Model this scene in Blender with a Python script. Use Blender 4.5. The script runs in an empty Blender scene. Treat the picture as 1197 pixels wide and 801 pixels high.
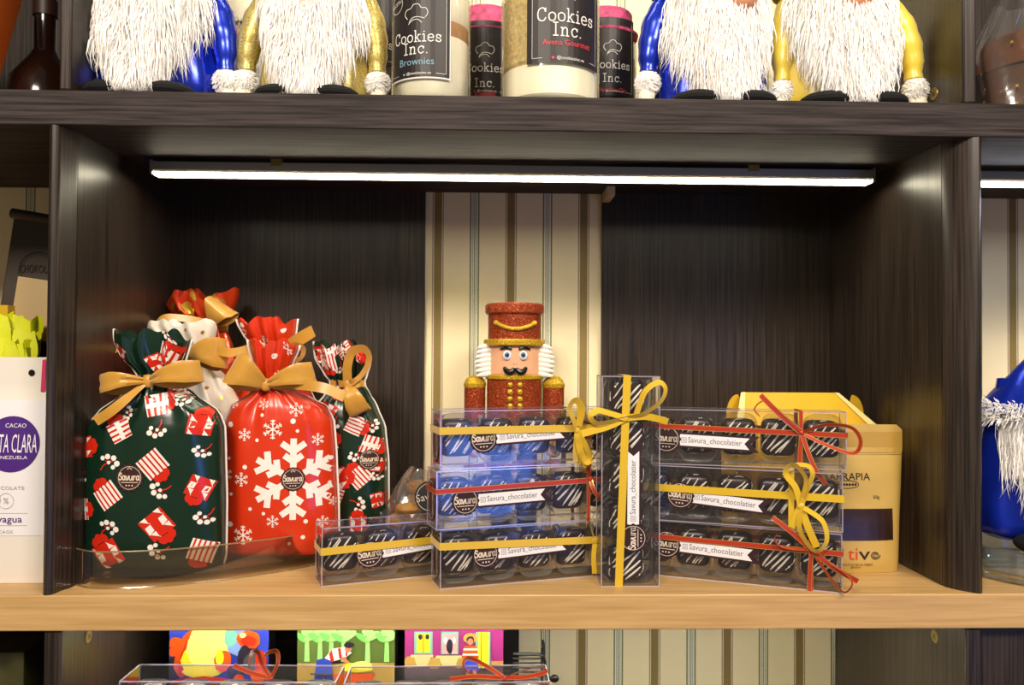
# settings
LED_ES = 31; EXPO = 0.1; WORLD = .18; LP1 = 30; LPB = 2.0
import bpy, math, random
from mathutils import Vector, Matrix
random.seed(7)
C = bpy.context.scene.collection
PI = math.pi
# ---------------------------------------------------------------- camera model (also used to measure places off the photograph)
F = 950.0
def _basis():
    yaw, pitch, roll = 0.0265128, 0.0153411, 0.0059706
    cy, sy = math.cos(yaw), math.sin(yaw); cp, sp = math.cos(pitch), math.sin(pitch)
    fw = Vector((sy*cp, cy*cp, sp)); rt = Vector((cy, -sy, 0)); up = rt.cross(fw)
    return (rt*math.cos(roll) + up*math.sin(roll), up*math.cos(roll) - rt*math.sin(roll), fw)
RT, UP, FW = _basis()
EYE = Vector((-0.0242, -0.7799, 0.2288))
def ray(px, py): return FW + RT*((px-598.5)/F) + UP*((400.5-py)/F)
def P(px, py, Y):
    d = ray(px, py); return EYE + d*((Y-EYE.y)/d.y)
def Pz(px, py, z):
    d = ray(px, py); return EYE + d*((z-EYE.z)/d.z)
def proj(v):
    d = Vector(v)-EYE; z = d.dot(FW); return (598.5+F*d.dot(RT)/z, 400.5-F*d.dot(UP)/z)

# ---------------------------------------------------------------- materials
def lin(c):
    return tuple(((x/255)/12.92 if x/255 <= .04045 else ((x/255+.055)/1.055)**2.4) for x in c[:3]) + (1,)
MATS = {}
def mat(name, rgb=(128,128,128), rough=.5, metal=0, spec=.5, trans=0, alpha=1, sheen=0, coat=0, emit=None, es=0, var=0, vscale=40, sub=0, ior=1.45, bump=0, bscale=200):
    if name in MATS: return MATS[name]
    m = bpy.data.materials.new(name); m.use_nodes = True
    nt = m.node_tree; b = nt.nodes['Principled BSDF']
    b.inputs['Base Color'].default_value = lin(rgb); b.inputs['Roughness'].default_value = rough
    b.inputs['Metallic'].default_value = metal; b.inputs['Specular IOR Level'].default_value = spec
    b.inputs['Transmission Weight'].default_value = trans; b.inputs['IOR'].default_value = ior
    b.inputs['Alpha'].default_value = alpha; b.inputs['Coat Weight'].default_value = coat
    b.inputs['Sheen Weight'].default_value = sheen; b.inputs['Subsurface Weight'].default_value = sub
    if sub: b.inputs['Subsurface Scale'].default_value = .01
    if emit: b.inputs['Emission Color'].default_value = lin(emit); b.inputs['Emission Strength'].default_value = es
    tc = None
    if var or bump:
        tc = nt.nodes.new('ShaderNodeTexCoord')
    if var:
        n = nt.nodes.new('ShaderNodeTexNoise'); n.inputs['Scale'].default_value = vscale; n.inputs['Detail'].default_value = 5
        nt.links.new(tc.outputs['Object'], n.inputs['Vector'])
        r = nt.nodes.new('ShaderNodeValToRGB'); c = lin(rgb)
        r.color_ramp.elements[0].position = .3; r.color_ramp.elements[1].position = .7
        r.color_ramp.elements[0].color = tuple(x*(1-var) for x in c[:3])+(1,); r.color_ramp.elements[1].color = tuple(min(1, x*(1+var)) for x in c[:3])+(1,)
        nt.links.new(n.outputs['Fac'], r.inputs['Fac']); nt.links.new(r.outputs['Color'], b.inputs['Base Color'])
    if bump:
        n = nt.nodes.new('ShaderNodeTexNoise'); n.inputs['Scale'].default_value = bscale; n.inputs['Detail'].default_value = 3
        nt.links.new(tc.outputs['Object'], n.inputs['Vector'])
        bp = nt.nodes.new('ShaderNodeBump'); bp.inputs['Strength'].default_value = bump; bp.inputs['Distance'].default_value = .002
        nt.links.new(n.outputs['Fac'], bp.inputs['Height']); nt.links.new(bp.outputs['Normal'], b.inputs['Normal'])
    MATS[name] = m; return m

def ramp(nt, stops, interp='LINEAR'):
    r = nt.nodes.new('ShaderNodeValToRGB'); e = r.color_ramp; e.interpolation = interp
    while len(e.elements) > 1: e.elements.remove(e.elements[-1])
    e.elements[0].position = stops[0][0]; e.elements[0].color = stops[0][1]
    for p, c in stops[1:]:
        x = e.elements.new(p); x.color = c
    return r
def grain(name, c0, c1, scale, rough=.4, spec=.5, axis_bump=.15, wave=None, pos=(.3,.7)):
    m = bpy.data.materials.new(name); m.use_nodes = True; nt = m.node_tree; b = nt.nodes['Principled BSDF']
    tc = nt.nodes.new('ShaderNodeTexCoord'); mp = nt.nodes.new('ShaderNodeMapping'); mp.inputs['Scale'].default_value = scale
    nt.links.new(tc.outputs['Object'], mp.inputs['Vector'])
    n = nt.nodes.new('ShaderNodeTexNoise'); n.inputs['Scale'].default_value = 1; n.inputs['Detail'].default_value = 6; n.inputs['Roughness'].default_value = .6
    n.inputs['Distortion'].default_value = .3
    nt.links.new(mp.outputs['Vector'], n.inputs['Vector'])
    r = ramp(nt, [(pos[0], lin(c0)), (pos[1], lin(c1))]); nt.links.new(n.outputs['Fac'], r.inputs['Fac'])
    nt.links.new(r.outputs['Color'], b.inputs['Base Color'])
    bp = nt.nodes.new('ShaderNodeBump'); bp.inputs['Strength'].default_value = axis_bump; bp.inputs['Distance'].default_value = .001
    nt.links.new(n.outputs['Fac'], bp.inputs['Height']); nt.links.new(bp.outputs['Normal'], b.inputs['Normal'])
    b.inputs['Roughness'].default_value = rough; b.inputs['Specular IOR Level'].default_value = spec
    MATS[name] = m; return m
DWV = grain('dark_laminate_vertical', (26,21,18), (62,51,42), (420,420,7), .34, pos=(.38,.62))
DWH = grain('dark_laminate_horizontal', (36,31,30), (68,60,59), (9,330,330), .6, spec=.12, pos=(.38,.62))
OAK = grain('oak_laminate', (178,138,84), (212,174,116), (7,170,170), .42, pos=(.25,.7))
def film(name, tint=(255,255,255), gloss=.08, rough=.03, density=.0, haze_rgb=(255,255,255), wob=0, ws=30):
    # thin clear plastic: mostly passes light, reflects by Fresnel, a little haze
    m = bpy.data.materials.new(name); m.use_nodes = True; nt = m.node_tree; nt.nodes.clear()
    out = nt.nodes.new('ShaderNodeOutputMaterial'); t = nt.nodes.new('ShaderNodeBsdfTransparent'); t.inputs[0].default_value = lin(tint)
    g = nt.nodes.new('ShaderNodeBsdfGlossy'); g.inputs['Roughness'].default_value = rough
    fr = nt.nodes.new('ShaderNodeLayerWeight'); fr.inputs['Blend'].default_value = .25
    mr = nt.nodes.new('ShaderNodeMapRange'); mr.inputs['To Min'].default_value = gloss; mr.inputs['To Max'].default_value = .75
    nt.links.new(fr.outputs['Fresnel'], mr.inputs['Value'])
    mx = nt.nodes.new('ShaderNodeMixShader'); nt.links.new(mr.outputs[0], mx.inputs[0])
    d = nt.nodes.new('ShaderNodeBsdfDiffuse'); d.inputs[0].default_value = lin(haze_rgb)
    m2 = nt.nodes.new('ShaderNodeMixShader'); m2.inputs[0].default_value = density
    nt.links.new(t.outputs[0], m2.inputs[1]); nt.links.new(d.outputs[0], m2.inputs[2])
    nt.links.new(m2.outputs[0], mx.inputs[1]); nt.links.new(g.outputs[0], mx.inputs[2]); nt.links.new(mx.outputs[0], out.inputs[0])
    if wob:
        tc = nt.nodes.new('ShaderNodeTexCoord'); n = nt.nodes.new('ShaderNodeTexNoise'); n.inputs['Scale'].default_value = ws; n.inputs['Detail'].default_value = 2; nt.links.new(tc.outputs['Object'], n.inputs['Vector'])
        bp = nt.nodes.new('ShaderNodeBump'); bp.inputs['Strength'].default_value = wob; bp.inputs['Distance'].default_value = .004; nt.links.new(n.outputs['Fac'], bp.inputs['Height']); nt.links.new(bp.outputs['Normal'], g.inputs['Normal'])
    MATS[name] = m; return m
CLEAR = film('clear_plastic', (252,252,254), .05, .10, .008, (235,235,245), wob=.22, ws=22)
CELLO = film('cellophane', (250,248,240), .18, .12, .05, wob=.5, ws=34)
MILKY = film('moulded_plastic', (244,244,242), .06, .15, .17, (225,222,212))
EDGE = film('plastic_edge', (235,230,242), .25, .15, .5, (225,216,236))
GLASS = film('jar_glass', (252,254,252), .06, .02, .015)
def glitter(name, base, hi, scale=1500, metal=.5):
    m = bpy.data.materials.new(name); m.use_nodes = True; nt = m.node_tree; b = nt.nodes['Principled BSDF']
    tc = nt.nodes.new('ShaderNodeTexCoord'); v = nt.nodes.new('ShaderNodeTexVoronoi'); v.inputs['Scale'].default_value = scale
    nt.links.new(tc.outputs['Object'], v.inputs['Vector'])
    s = nt.nodes.new('ShaderNodeSeparateColor'); nt.links.new(v.outputs['Color'], s.inputs[0])
    r = ramp(nt, [(0, lin([x*.75 for x in base])), (.55, lin(base)), (.86, lin(base)), (.97, lin(hi))]); nt.links.new(s.outputs[0], r.inputs['Fac'])
    nt.links.new(r.outputs['Color'], b.inputs['Base Color'])
    bp = nt.nodes.new('ShaderNodeBump'); bp.inputs['Strength'].default_value = .6; bp.inputs['Distance'].default_value = .001
    nt.links.new(s.outputs[1], bp.inputs['Height']); nt.links.new(bp.outputs['Normal'], b.inputs['Normal'])
    b.inputs['Metallic'].default_value = metal; b.inputs['Roughness'].default_value = .35
    MATS[name] = m; return m

# ---------------------------------------------------------------- mesh builder
class MB:
    def __init__(s): s.v = []; s.f = []; s.m = []
    def add(s, vs, fs, mi=0):
        o = len(s.v); s.v += [tuple(v) for v in vs]; s.f += [tuple(i+o for i in f) for f in fs]; s.m += [mi]*len(fs); return s
    def box(s, x0, x1, y0, y1, z0, z1, mi=0):
        vs = [(x,y,z) for z in (z0,z1) for y in (y0,y1) for x in (x0,x1)]
        return s.add(vs, [(0,2,3,1),(4,5,7,6),(0,1,5,4),(2,6,7,3),(0,4,6,2),(1,3,7,5)], mi)
    def grid(s, fn, nu, nv, mi=0, cu=False, cv=False):
        vs = [fn(i/(nu if cu else nu-1), j/(nv if cv else nv-1)) for j in range(nv) for i in range(nu)]
        fs = []
        for j in range(nv if cv else nv-1):
            for i in range(nu if cu else nu-1):
                a = j*nu+i; b = j*nu+(i+1)%nu; c = ((j+1)%nv)*nu+(i+1)%nu; d = ((j+1)%nv)*nu+i
                fs.append((a,b,c,d))
        return s.add(vs, fs, mi)
    def lathe(s, prof, n=32, c=(0,0,0), mi=0, sy=1.0):
        def fn(u, v):
            k = min(int(round(v*(len(prof)-1))), len(prof)-1); r, z = prof[k]; a = 2*PI*u
            return (c[0]+r*math.cos(a), c[1]+r*math.sin(a)*sy, c[2]+z)
        return s.grid(fn, n, len(prof), mi, cu=True)
    def ell(s, c, r, n=16, mi=0, e=1.0, jit=0):
        def pw(x, e): return math.copysign(abs(x)**e, x)
        def fn(u, v):
            a = 2*PI*u; b = PI*(v-.5); k = 1+random.uniform(-jit, jit) if 0 < v < 1 else 1
            return (c[0]+r[0]*k*pw(math.cos(b), e)*pw(math.cos(a), e), c[1]+r[1]*k*pw(math.cos(b), e)*pw(math.sin(a), e), c[2]+r[2]*pw(math.sin(b), e))
        return s.grid(fn, n, max(6, n//2+1), mi, cu=True)
    def tube(s, pts, rad, n=8, mi=0, caps=True, flat=1.0):
        pts = [Vector(p) for p in pts]; N = len(pts)
        if not hasattr(rad, '__len__'): rad = [rad]*N
        o = len(s.v); up = Vector((0,0,1)); vs = []
        for i, p in enumerate(pts):
            t = (pts[min(i+1,N-1)]-pts[max(i-1,0)]);
            if t.length < 1e-9: t = Vector((0,0,1))
            t.normalize()
            a = up.cross(t)
            if a.length < .05: a = Vector((1,0,0)).cross(t)
            a.normalize(); b = t.cross(a)
            for k in range(n):
                q = 2*PI*k/n; vs.append(p + a*math.cos(q)*rad[i] + b*math.sin(q)*rad[i]*flat)
        fs = [(i*n+k, i*n+(k+1)%n, (i+1)*n+(k+1)%n, (i+1)*n+k) for i in range(N-1) for k in range(n)]
        if caps: fs += [tuple(range(n))[::-1], tuple(range((N-1)*n, N*n))]
        return s.add(vs, fs, mi)
    def strip(s, pts, w, dirs, mi=0, edge=None, ew=.12):
        # ribbon along pts; dirs = width direction per point
        n = len(pts); pts = [Vector(p) for p in pts]
        if not hasattr(w, '__len__'): w = [w]*n
        cols = [-.5,.5] if edge is None else [-.5,-.5+ew,.5-ew,.5]
        vs = [p + Vector(d).normalized()*(w[i]*c) for i, (p, d) in enumerate(zip(pts, dirs)) for c in cols]
        k = len(cols); o = len(s.v); s.v += [tuple(v) for v in vs]
        for i in range(n-1):
            for c in range(k-1):
                a = o+i*k+c; s.f.append((a, a+1, a+k+1, a+k)); s.m.append(mi if edge is None or c == 1 else edge)
        return s
    def prism(s, poly, y0, y1, mi=0, ax='y'):
        n = len(poly)
        def q(a, b, y): return (a, y, b) if ax == 'y' else ((a, b, y) if ax == 'z' else (y, a, b))
        vs = [q(a,b,y0) for a,b in poly]+[q(a,b,y1) for a,b in poly]
        fs = [tuple(range(n)), tuple(range(n,2*n))[::-1]]+[(i, i+n, (i+1)%n+n, (i+1)%n) for i in range(n)]
        return s.add(vs, fs, mi)
    def decal(s, polys, surf, off=.0004, mi=0, step=.004):
        # convex 2-D polygons laid on a surface surf(x, z, off)
        for pi_, poly in enumerate(polys):
            pts = []; off = off+2e-6 if pi_ < 60 else off
            n = len(poly)
            for i in range(n):
                a = poly[i]; b = poly[(i+1)%n]; d = math.hypot(b[0]-a[0], b[1]-a[1]); k = max(1, int(d/step))
                for j in range(k): pts.append((a[0]+(b[0]-a[0])*j/k, a[1]+(b[1]-a[1])*j/k))
            if len(pts) <= 4 : s.add([surf(x, z, off) for x, z in pts], [tuple(range(len(pts)))], mi)
            else:
                cx = sum(p[0] for p in pts)/len(pts); cz = sum(p[1] for p in pts)/len(pts); m = len(pts)
                rmax = max(math.hypot(p[0]-cx, p[1]-cz) for p in pts)
                if rmax < .0035 or step >= .5: s.add([surf(cx, cz, off)]+[surf(x, z, off) for x, z in pts], [(0, 1+i, 1+(i+1)%m) for i in range(m)], mi)
                else:
                    R_ = 2 if rmax < .008 else 3; vs = [surf(cx, cz, off)]; fs = []
                    for q in range(1, R_+1): vs += [surf(cx+(x-cx)*q/R_, cz+(z-cz)*q/R_, off) for x, z in pts]
                    for i in range(m):
                        j = (i+1) % m; fs.append((0, 1+i, 1+j))
                        for q in range(R_-1): fs.append((1+q*m+i, 1+(q+1)*m+i, 1+(q+1)*m+j, 1+q*m+j))
                    s.add(vs, fs, mi)
        return s
    def text(s, txt, x, z, h, surf, off=.0006, mi=0, ang=0, align='C', sx=1.0, font=None):
        vs, fs = text_mesh(txt)
        w = max(v[0] for v in vs)-min(v[0] for v in vs); x0 = min(v[0] for v in vs)
        ca, sa = math.cos(ang), math.sin(ang); out = []
        for v in vs:
            a = (v[0]-x0 - (w/2 if align == 'C' else 0))*h*sx; b = v[1]*h
            out.append(surf(x+a*ca-b*sa, z+a*sa+b*ca, off))
        return s.add(out, fs, mi)
    def build(s, name, mats, parent=None, smooth=True, loc=None, rot=None, sharp=35, bevel=0, sub=0, solid=0):
        me = bpy.data.meshes.new(name); me.from_pydata(s.v, [], s.f); me.update()
        if not isinstance(mats, (list, tuple)): mats = [mats]
        for m in mats: me.materials.append(m)
        me.polygons.foreach_set('material_index', s.m)
        if smooth:
            me.polygons.foreach_set('use_smooth', [True]*len(me.polygons))
            try: me.set_sharp_from_angle(angle=math.radians(sharp))
            except Exception: pass
        o = bpy.data.objects.new(name, me); C.objects.link(o)
        if parent: o.parent = parent
        if loc is not None: o.location = loc
        if rot is not None: o.rotation_euler = rot
        if solid:
            q = o.modifiers.new('solid', 'SOLIDIFY'); q.thickness = solid; q.offset = 0
        if bevel:
            q = o.modifiers.new('bevel', 'BEVEL'); q.width = bevel; q.segments = 2; q.limit_method = 'ANGLE'
        if sub:
            q = o.modifiers.new('sub', 'SUBSURF'); q.levels = sub; q.render_levels = sub
        return o
_TX = {}
def text_mesh(t):
    if t in _TX: return _TX[t]
    cu = bpy.data.curves.new('t', 'FONT'); cu.body = t; cu.size = 1.4; cu.resolution_u = 2
    o = bpy.data.objects.new('t', cu); C.objects.link(o)
    bpy.context.view_layer.update()
    me = o.to_mesh(); vs = [tuple(v.co) for v in me.vertices]; fs = [tuple(p.vertices) for p in me.polygons]
    o.to_mesh_clear(); bpy.data.objects.remove(o); bpy.data.curves.remove(cu)
    _TX[t] = (vs, fs); return _TX[t]
def cr(pts, n=8):
    # Catmull-Rom through tuples of any size
    out = []; m = len(pts)
    for i in range(m-1):
        p0 = pts[max(i-1,0)]; p1 = pts[i]; p2 = pts[i+1]; p3 = pts[min(i+2,m-1)]
        for k in range(n):
            t = k/n
            out.append(tuple(.5*((2*b)+(-a+c)*t+(2*a-5*b+4*c-d)*t*t+(-a+3*b-3*c+d)*t**3) for a,b,c,d in zip(p0,p1,p2,p3)))
    out.append(tuple(pts[-1])); return out
def lerp_rows(rows, t):
    # rows: list of tuples, first = key
    if t <= rows[0][0]: return rows[0]
    for a, b in zip(rows, rows[1:]):
        if t <= b[0]:
            k = (t-a[0])/(b[0]-a[0]); k = k*k*(3-2*k)*.5+k*.5
            return tuple(x+(y-x)*k for x, y in zip(a, b))
    return rows[-1]

# ---------------------------------------------------------------- scene bookkeeping
def tag(o, label=None, cat=None, group=None, kind=None):
    if label: o['label'] = label
    if cat: o['category'] = cat
    if group: o['group'] = group
    if kind: o['kind'] = kind
    return o
def thing(name, label, cat, loc=(0,0,0), rz=0, group=None):
    o = bpy.data.objects.new(name, None); o.empty_display_size = .02; C.objects.link(o)
    o.location = loc; o.rotation_euler = (0,0,rz); return tag(o, label, cat, group)
def copy_tree(o, parent=None):
    c = o.copy(); C.objects.link(c); c.parent = parent
    for ch in list(o.children): copy_tree(ch, c)
    return c

# ---------------------------------------------------------------- stroke lettering
GL = {
 'S': (.5, [[(.42,.82),(.3,1),(.1,.92),(.06,.7),(.36,.48),(.42,.2),(.25,0),(.0,.14)]]),
 'a': (.5, [[(.38,.5),(.2,.62),(.02,.38),(.1,.02),(.3,.08),(.4,.5)],[(.4,.6),(.38,.12),(.5,.02)]]),
 'v': (.46, [[(0,.6),(.12,.1),(.2,0),(.3,.2),(.42,.62)]]),
 'u': (.54, [[(0,.6),(.02,.12),(.18,0),(.36,.16),(.4,.6)],[(.4,.6),(.42,.06),(.52,.02)]]),
 'r': (.38, [[(.04,.6),(.06,0)],[(.05,.34),(.16,.56),(.32,.58)]]),
 'C': (.72, [[(.6,.72),(.5,.95),(.32,1),(.1,.86),(.02,.5),(.1,.14),(.34,0),(.52,.06),(.62,.24)],[(.62,.98),(.61,.7)]]),
 'o': (.6, [[(.28,.64),(.08,.54),(.03,.32),(.1,.08),(.28,0),(.46,.08),(.53,.32),(.48,.54),(.28,.64)]]),
 'k': (.62, [[(.1,1),(.1,0)],[(0,1),(.1,1)],[(0,0),(.22,0)],[(.42,.62),(.12,.26)],[(.22,.36),(.48,0)],[(.34,.62),(.54,.62)],[(.38,0),(.58,0)]]),
 'i': (.36, [[(.13,.84),(.17,.90)],[(.16,.62),(.16,0)],[(.02,.62),(.16,.62)],[(.0,0),(.32,0)]]),
 'e': (.6, [[(.05,.34),(.52,.34)],[(.52,.34),(.46,.56),(.28,.64),(.08,.52),(.03,.3),(.1,.08),(.3,0),(.5,.1)]]),
 's': (.54, [[(.42,.5),(.26,.64),(.08,.56),(.1,.38),(.4,.26),(.42,.08),(.24,0),(.04,.12)],[(.44,.62),(.43,.44)],[(.03,.02),(.04,.2)]]),
 'I': (.46, [[(.2,1),(.2,0)],[(.02,1),(.38,1)],[(.02,0),(.38,0)]]),
 'n': (.68, [[(.1,.62),(.1,0)],[(0,.62),(.1,.62)],[(0,0),(.22,0)],[(.1,.4),(.26,.62),(.44,.58),(.48,.4),(.48,0)],[(.38,0),(.6,0)]]),
 'c': (.56, [[(.48,.46),(.42,.6),(.26,.64),(.08,.52),(.03,.3),(.1,.08),(.28,0),(.48,.12)],[(.49,.62),(.48,.44)]]),
 '.': (.22, [[(.06,0),(.08,.05)]]), ' ': (.3, []),
}
def strokes(txt, h, sw, x=0, z=0, ang=0, align='C', gap=.07, slant=0):
    tot = sum(GL[c][0]+gap for c in txt)-gap; px = -tot/2 if align == 'C' else 0
    quads = []; ca, sa = math.cos(ang), math.sin(ang)
    def tr(p):
        a, b = (px0+p[0]+slant*p[1])*h, p[1]*h; return (x+a*ca-b*sa, z+a*sa+b*ca)
    for c in txt:
        px0 = px
        for st in GL[c][1]:
            pts = cr(st, 3) if len(st) > 2 else st
            pts = [tr(p) for p in pts]
            for a, b in zip(pts, pts[1:]):
                dx, dz = b[0]-a[0], b[1]-a[1]; L = math.hypot(dx, dz) or 1e-9; nx, nz = -dz/L*sw/2, dx/L*sw/2; ex, ez = dx/L*sw*.3, dz/L*sw*.3
                quads.append([(a[0]-ex+nx,a[1]-ez+nz),(a[0]-ex-nx,a[1]-ez-nz),(b[0]+ex-nx,b[1]+ez-nz),(b[0]+ex+nx,b[1]+ez+nz)])
        px += GL[c][0]+gap
    return quads
def line2(pts, w):
    q = []
    for a, b in zip(pts, pts[1:]):
        dx, dz = b[0]-a[0], b[1]-a[1]; L = math.hypot(dx, dz) or 1e-9; nx, nz = -dz/L*w/2, dx/L*w/2
        q.append([(a[0]+nx,a[1]+nz),(a[0]-nx,a[1]-nz),(b[0]-nx,b[1]-nz),(b[0]+nx,b[1]+nz)])
    return q
def disc(x, z, r, n=12, sx=1, ang=0): 
    return [(x+r*sx*math.cos(2*PI*i/n)*math.cos(ang)-r*math.sin(2*PI*i/n)*math.sin(ang), z+r*sx*math.cos(2*PI*i/n)*math.sin(ang)+r*math.sin(2*PI*i/n)*math.cos(ang)) for i in range(n)]
def ring2(x, z, r, w, n=24, sx=1): return line2([(x+r*sx*math.cos(2*PI*i/n), z+r*math.sin(2*PI*i/n)) for i in range(n+1)], w)
def rect2(x, z, w, h, ang=0):
    ca, sa = math.cos(ang), math.sin(ang)
    return [(x+a*w/2*ca-b*h/2*sa, z+a*w/2*sa+b*h/2*ca) for a, b in ((-1,-1),(1,-1),(1,1),(-1,1))]
def rot2(pts, x, z, ang):
    ca, sa = math.cos(ang), math.sin(ang); return [(x+a*ca-b*sa, z+a*sa+b*ca) for a, b in pts]
# ================================================================= setting
H = .445; TT = .4785
def wallpaper():
    m = bpy.data.materials.new('striped_wallpaper'); m.use_nodes = True; nt = m.node_tree; b = nt.nodes['Principled BSDF']
    tc = nt.nodes.new('ShaderNodeTexCoord'); sp = nt.nodes.new('ShaderNodeSeparateXYZ'); nt.links.new(tc.outputs['Object'], sp.inputs[0])
    def mth(op, a, v=None):
        n = nt.nodes.new('ShaderNodeMath'); n.operation = op; nt.links.new(a, n.inputs[0])
        if v is not None: n.inputs[1].default_value = v
        return n.outputs[0]
    x = mth('SUBTRACT', sp.outputs[0], .0025); x = mth('DIVIDE', x, .0976); x = mth('ADD', x, 50.5); x = mth('FRACT', x); x = mth('SUBTRACT', x, .5); x = mth('ABSOLUTE', x); x = mth('MULTIPLY', x, 2)
    cr_, ol, gr, pk, wh, bl = (246,233,190), (140,120,62), (112,124,66), (160,118,98), (244,236,206), (150,168,160)
    k = 1/42.75
    r = ramp(nt, [(0, lin(ol)), (4.4*k, lin(wh)), (5.3*k, lin(pk)), (6.4*k, lin(cr_)), (37.2*k, lin(gr)), (38.8*k, lin(wh)), (40.2*k, lin(bl)), (41.2*k, lin(wh)), (42.2*k, lin(gr))], 'CONSTANT')
    nt.links.new(x, r.inputs['Fac']); nt.links.new(r.outputs['Color'], b.inputs['Base Color'])
    b.inputs['Roughness'].default_value = .55; return m
WP = wallpaper()
tag(MB().box(-2.2,2.2,.306,.34,-1.2,1.6).build('wall_back', WP), kind='structure')
FL = mat('shop_floor', (150,140,125), .5, var=.1, vscale=4)
tag(MB().box(-2.2,2.2,-2.6,.34,-1.24,-1.2).build('floor', FL), kind='structure')

# ---------------------------------------------------------------- cabinet
cab = thing('display_cabinet', 'dark wood-grain display cabinet with shelf boards and upright dividers against striped wallpaper', 'cabinet', (0,.15,-1.2))
def cpart(mb, name, m, label=None, **k):
    o = mb.build(name, m, cab, loc=(0,-.15,1.2), **k)
    if label: o['label'] = label
    return o
X0, X1 = -1.25, 1.25
cpart(MB().box(X0,X1,0,.303,H,TT), 'shelf_board', DWH, bevel=.0012)
cpart(MB().box(X0,X1,0,.303,TT+.45,TT+.483), 'shelf_board', DWH, bevel=.0012)
cpart(MB().box(X0,X1,0,.303,-.51,-.478), 'shelf_board', DWH, bevel=.0012)
cpart(MB().box(X0,X1,.02,.303,-1.2,-.52), 'base', DWV)
def divider(xin, sgn, xo, z0, z1, name='divider'):
    # plan profile: flat inner face, front few cm sweep outwards to a slim nose (sgn -1: left upright, +1: right upright)
    nose_i = xo - sgn*.0085
    cpart(MB().box(min(xin,xo),max(xin,xo),.0268,.303,z0,z1), name, DWV)
    inner = [(xin+sgn*.0003, .0262), (xin+sgn*.0006, .022), (xin+sgn*.0045, .014), (xin+(nose_i-xin)*.75, .005), (nose_i, .0006)]
    outer = [(nose_i+sgn*.004, -.0012), (xo-sgn*.0012, .0008), (xo, .004), (xo, .0262)]
    poly = inner + outer
    cpart(MB().prism(poly, z0, z1, ax='z'), 'front_facing', DWV, sharp=50)
divider(-.43, -1, -.4453, .0002, H-.0002); divider(.43, 1, .4562, .0002, H-.0002)
# seam strip where the facing meets the side panel
for x, s in ((-.4312,-1),(.4312,1)):
    pass
for (a, b) in ((-.437,-.4258),(.438,.4517)): cpart(MB().box(a,b,.002,.303,TT+.0002,TT+.4498), 'divider', DWV, bevel=.002)
for (a, b) in ((-.4437,-.427),(.440,.4545)): cpart(MB().box(a,b,.002,.303,-.4778,-.0338), 'divider', DWV, bevel=.002)
for (z0, z1) in ((.0002,H-.0002),(TT+.0002,TT+.4498),(-.4778,-.0338)):
    for x in (-1.24, 1.22): cpart(MB().box(x,x+.018,.002,.303,z0,z1), 'divider', DWV)
# dark back boards left and right of the wallpaper
cpart(MB().box(-.43,-.1115,.2975,.303,.0002,H-.0002), 'back_panel', DWV)
cpart(MB().box(.1232,.43,.2975,.303,.0002,H-.0002), 'back_panel', DWV)
cpart(MB().box(-.427,-.10,.2975,.303,-.4778,-.0338), 'back_panel', DWV)
cpart(MB().box(-1.24,-.45,.2975,.303,TT+.0002,TT+.4498), 'back_panel', DWV)
cpart(MB().box(.456,1.24,.2975,.303,TT+.0002,TT+.4498), 'back_panel', DWV)
cpart(MB().box(.4555,1.2,.012,.03,-.4778,-.036), 'door', DWV, bevel=.001)
cpart(MB().box(-1.22,-.445,.2975,.303,-.4778,-.0338), 'back_panel', DWV)
# pale batten at the top of the right back board
WOODP = mat('raw_wood', (214,190,150), .6)
a0 = P(719,211,.262); a1 = P(697,230,.296)
cpart(MB().box(.1235,.1335,.25,.2973,H-.012,H-.0002), 'batten', WOODP, 'pale raw wood batten')
# brass screw covers
BR = mat('brass_cover', (150,130,70), .4, metal=.6); DKX = mat('black', (12,11,12), .5)
def screwcap(px, py, x, side):
    # lies on the inner face of an upright: find the depth where the ray meets x
    d = ray(px, py); t = (x-EYE.x)/d.x; q = EYE+d*t
    mb = MB(); n = 20; s_ = side*.0008
    mb.add([(x+s_, q.y+.0065*math.cos(2*PI*i/n), q.z+.0065*math.sin(2*PI*i/n)) for i in range(n)]+[(x, q.y+.007*math.cos(2*PI*i/n), q.z+.007*math.sin(2*PI*i/n)) for i in range(n)],
           [tuple(range(n))]+[(i,(i+1)%n,(i+1)%n+n,i+n) for i in range(n)])
    for a in (.8,-.8):
        c_, s2 = math.cos(a)*.0035, math.sin(a)*.0035; w = .0006
        mb.add([(x+s_*1.3, q.y-c_, q.z-s2-w),(x+s_*1.3, q.y+c_, q.z+s2-w),(x+s_*1.3, q.y+c_, q.z+s2+w),(x+s_*1.3, q.y-c_, q.z-s2+w)], [(0,1,2,3)], 1)
    cpart(mb, 'screw_cover', [BR, DKX], 'brass screw cover')
screwcap(103,744,-.427,1); screwcap(1093,744,.440,-1); screwcap(1092,110,.438,-1); screwcap(113,100,-.4258,1)

# ---------------------------------------------------------------- oak shelf
oak = MB().box(X0,X1,-.0015,.303,-.0335,0).build('oak_shelf', OAK, bevel=.0012)
tag(oak, 'pale oak shelf board carrying the gift bags and chocolate boxes', 'shelf')

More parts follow.
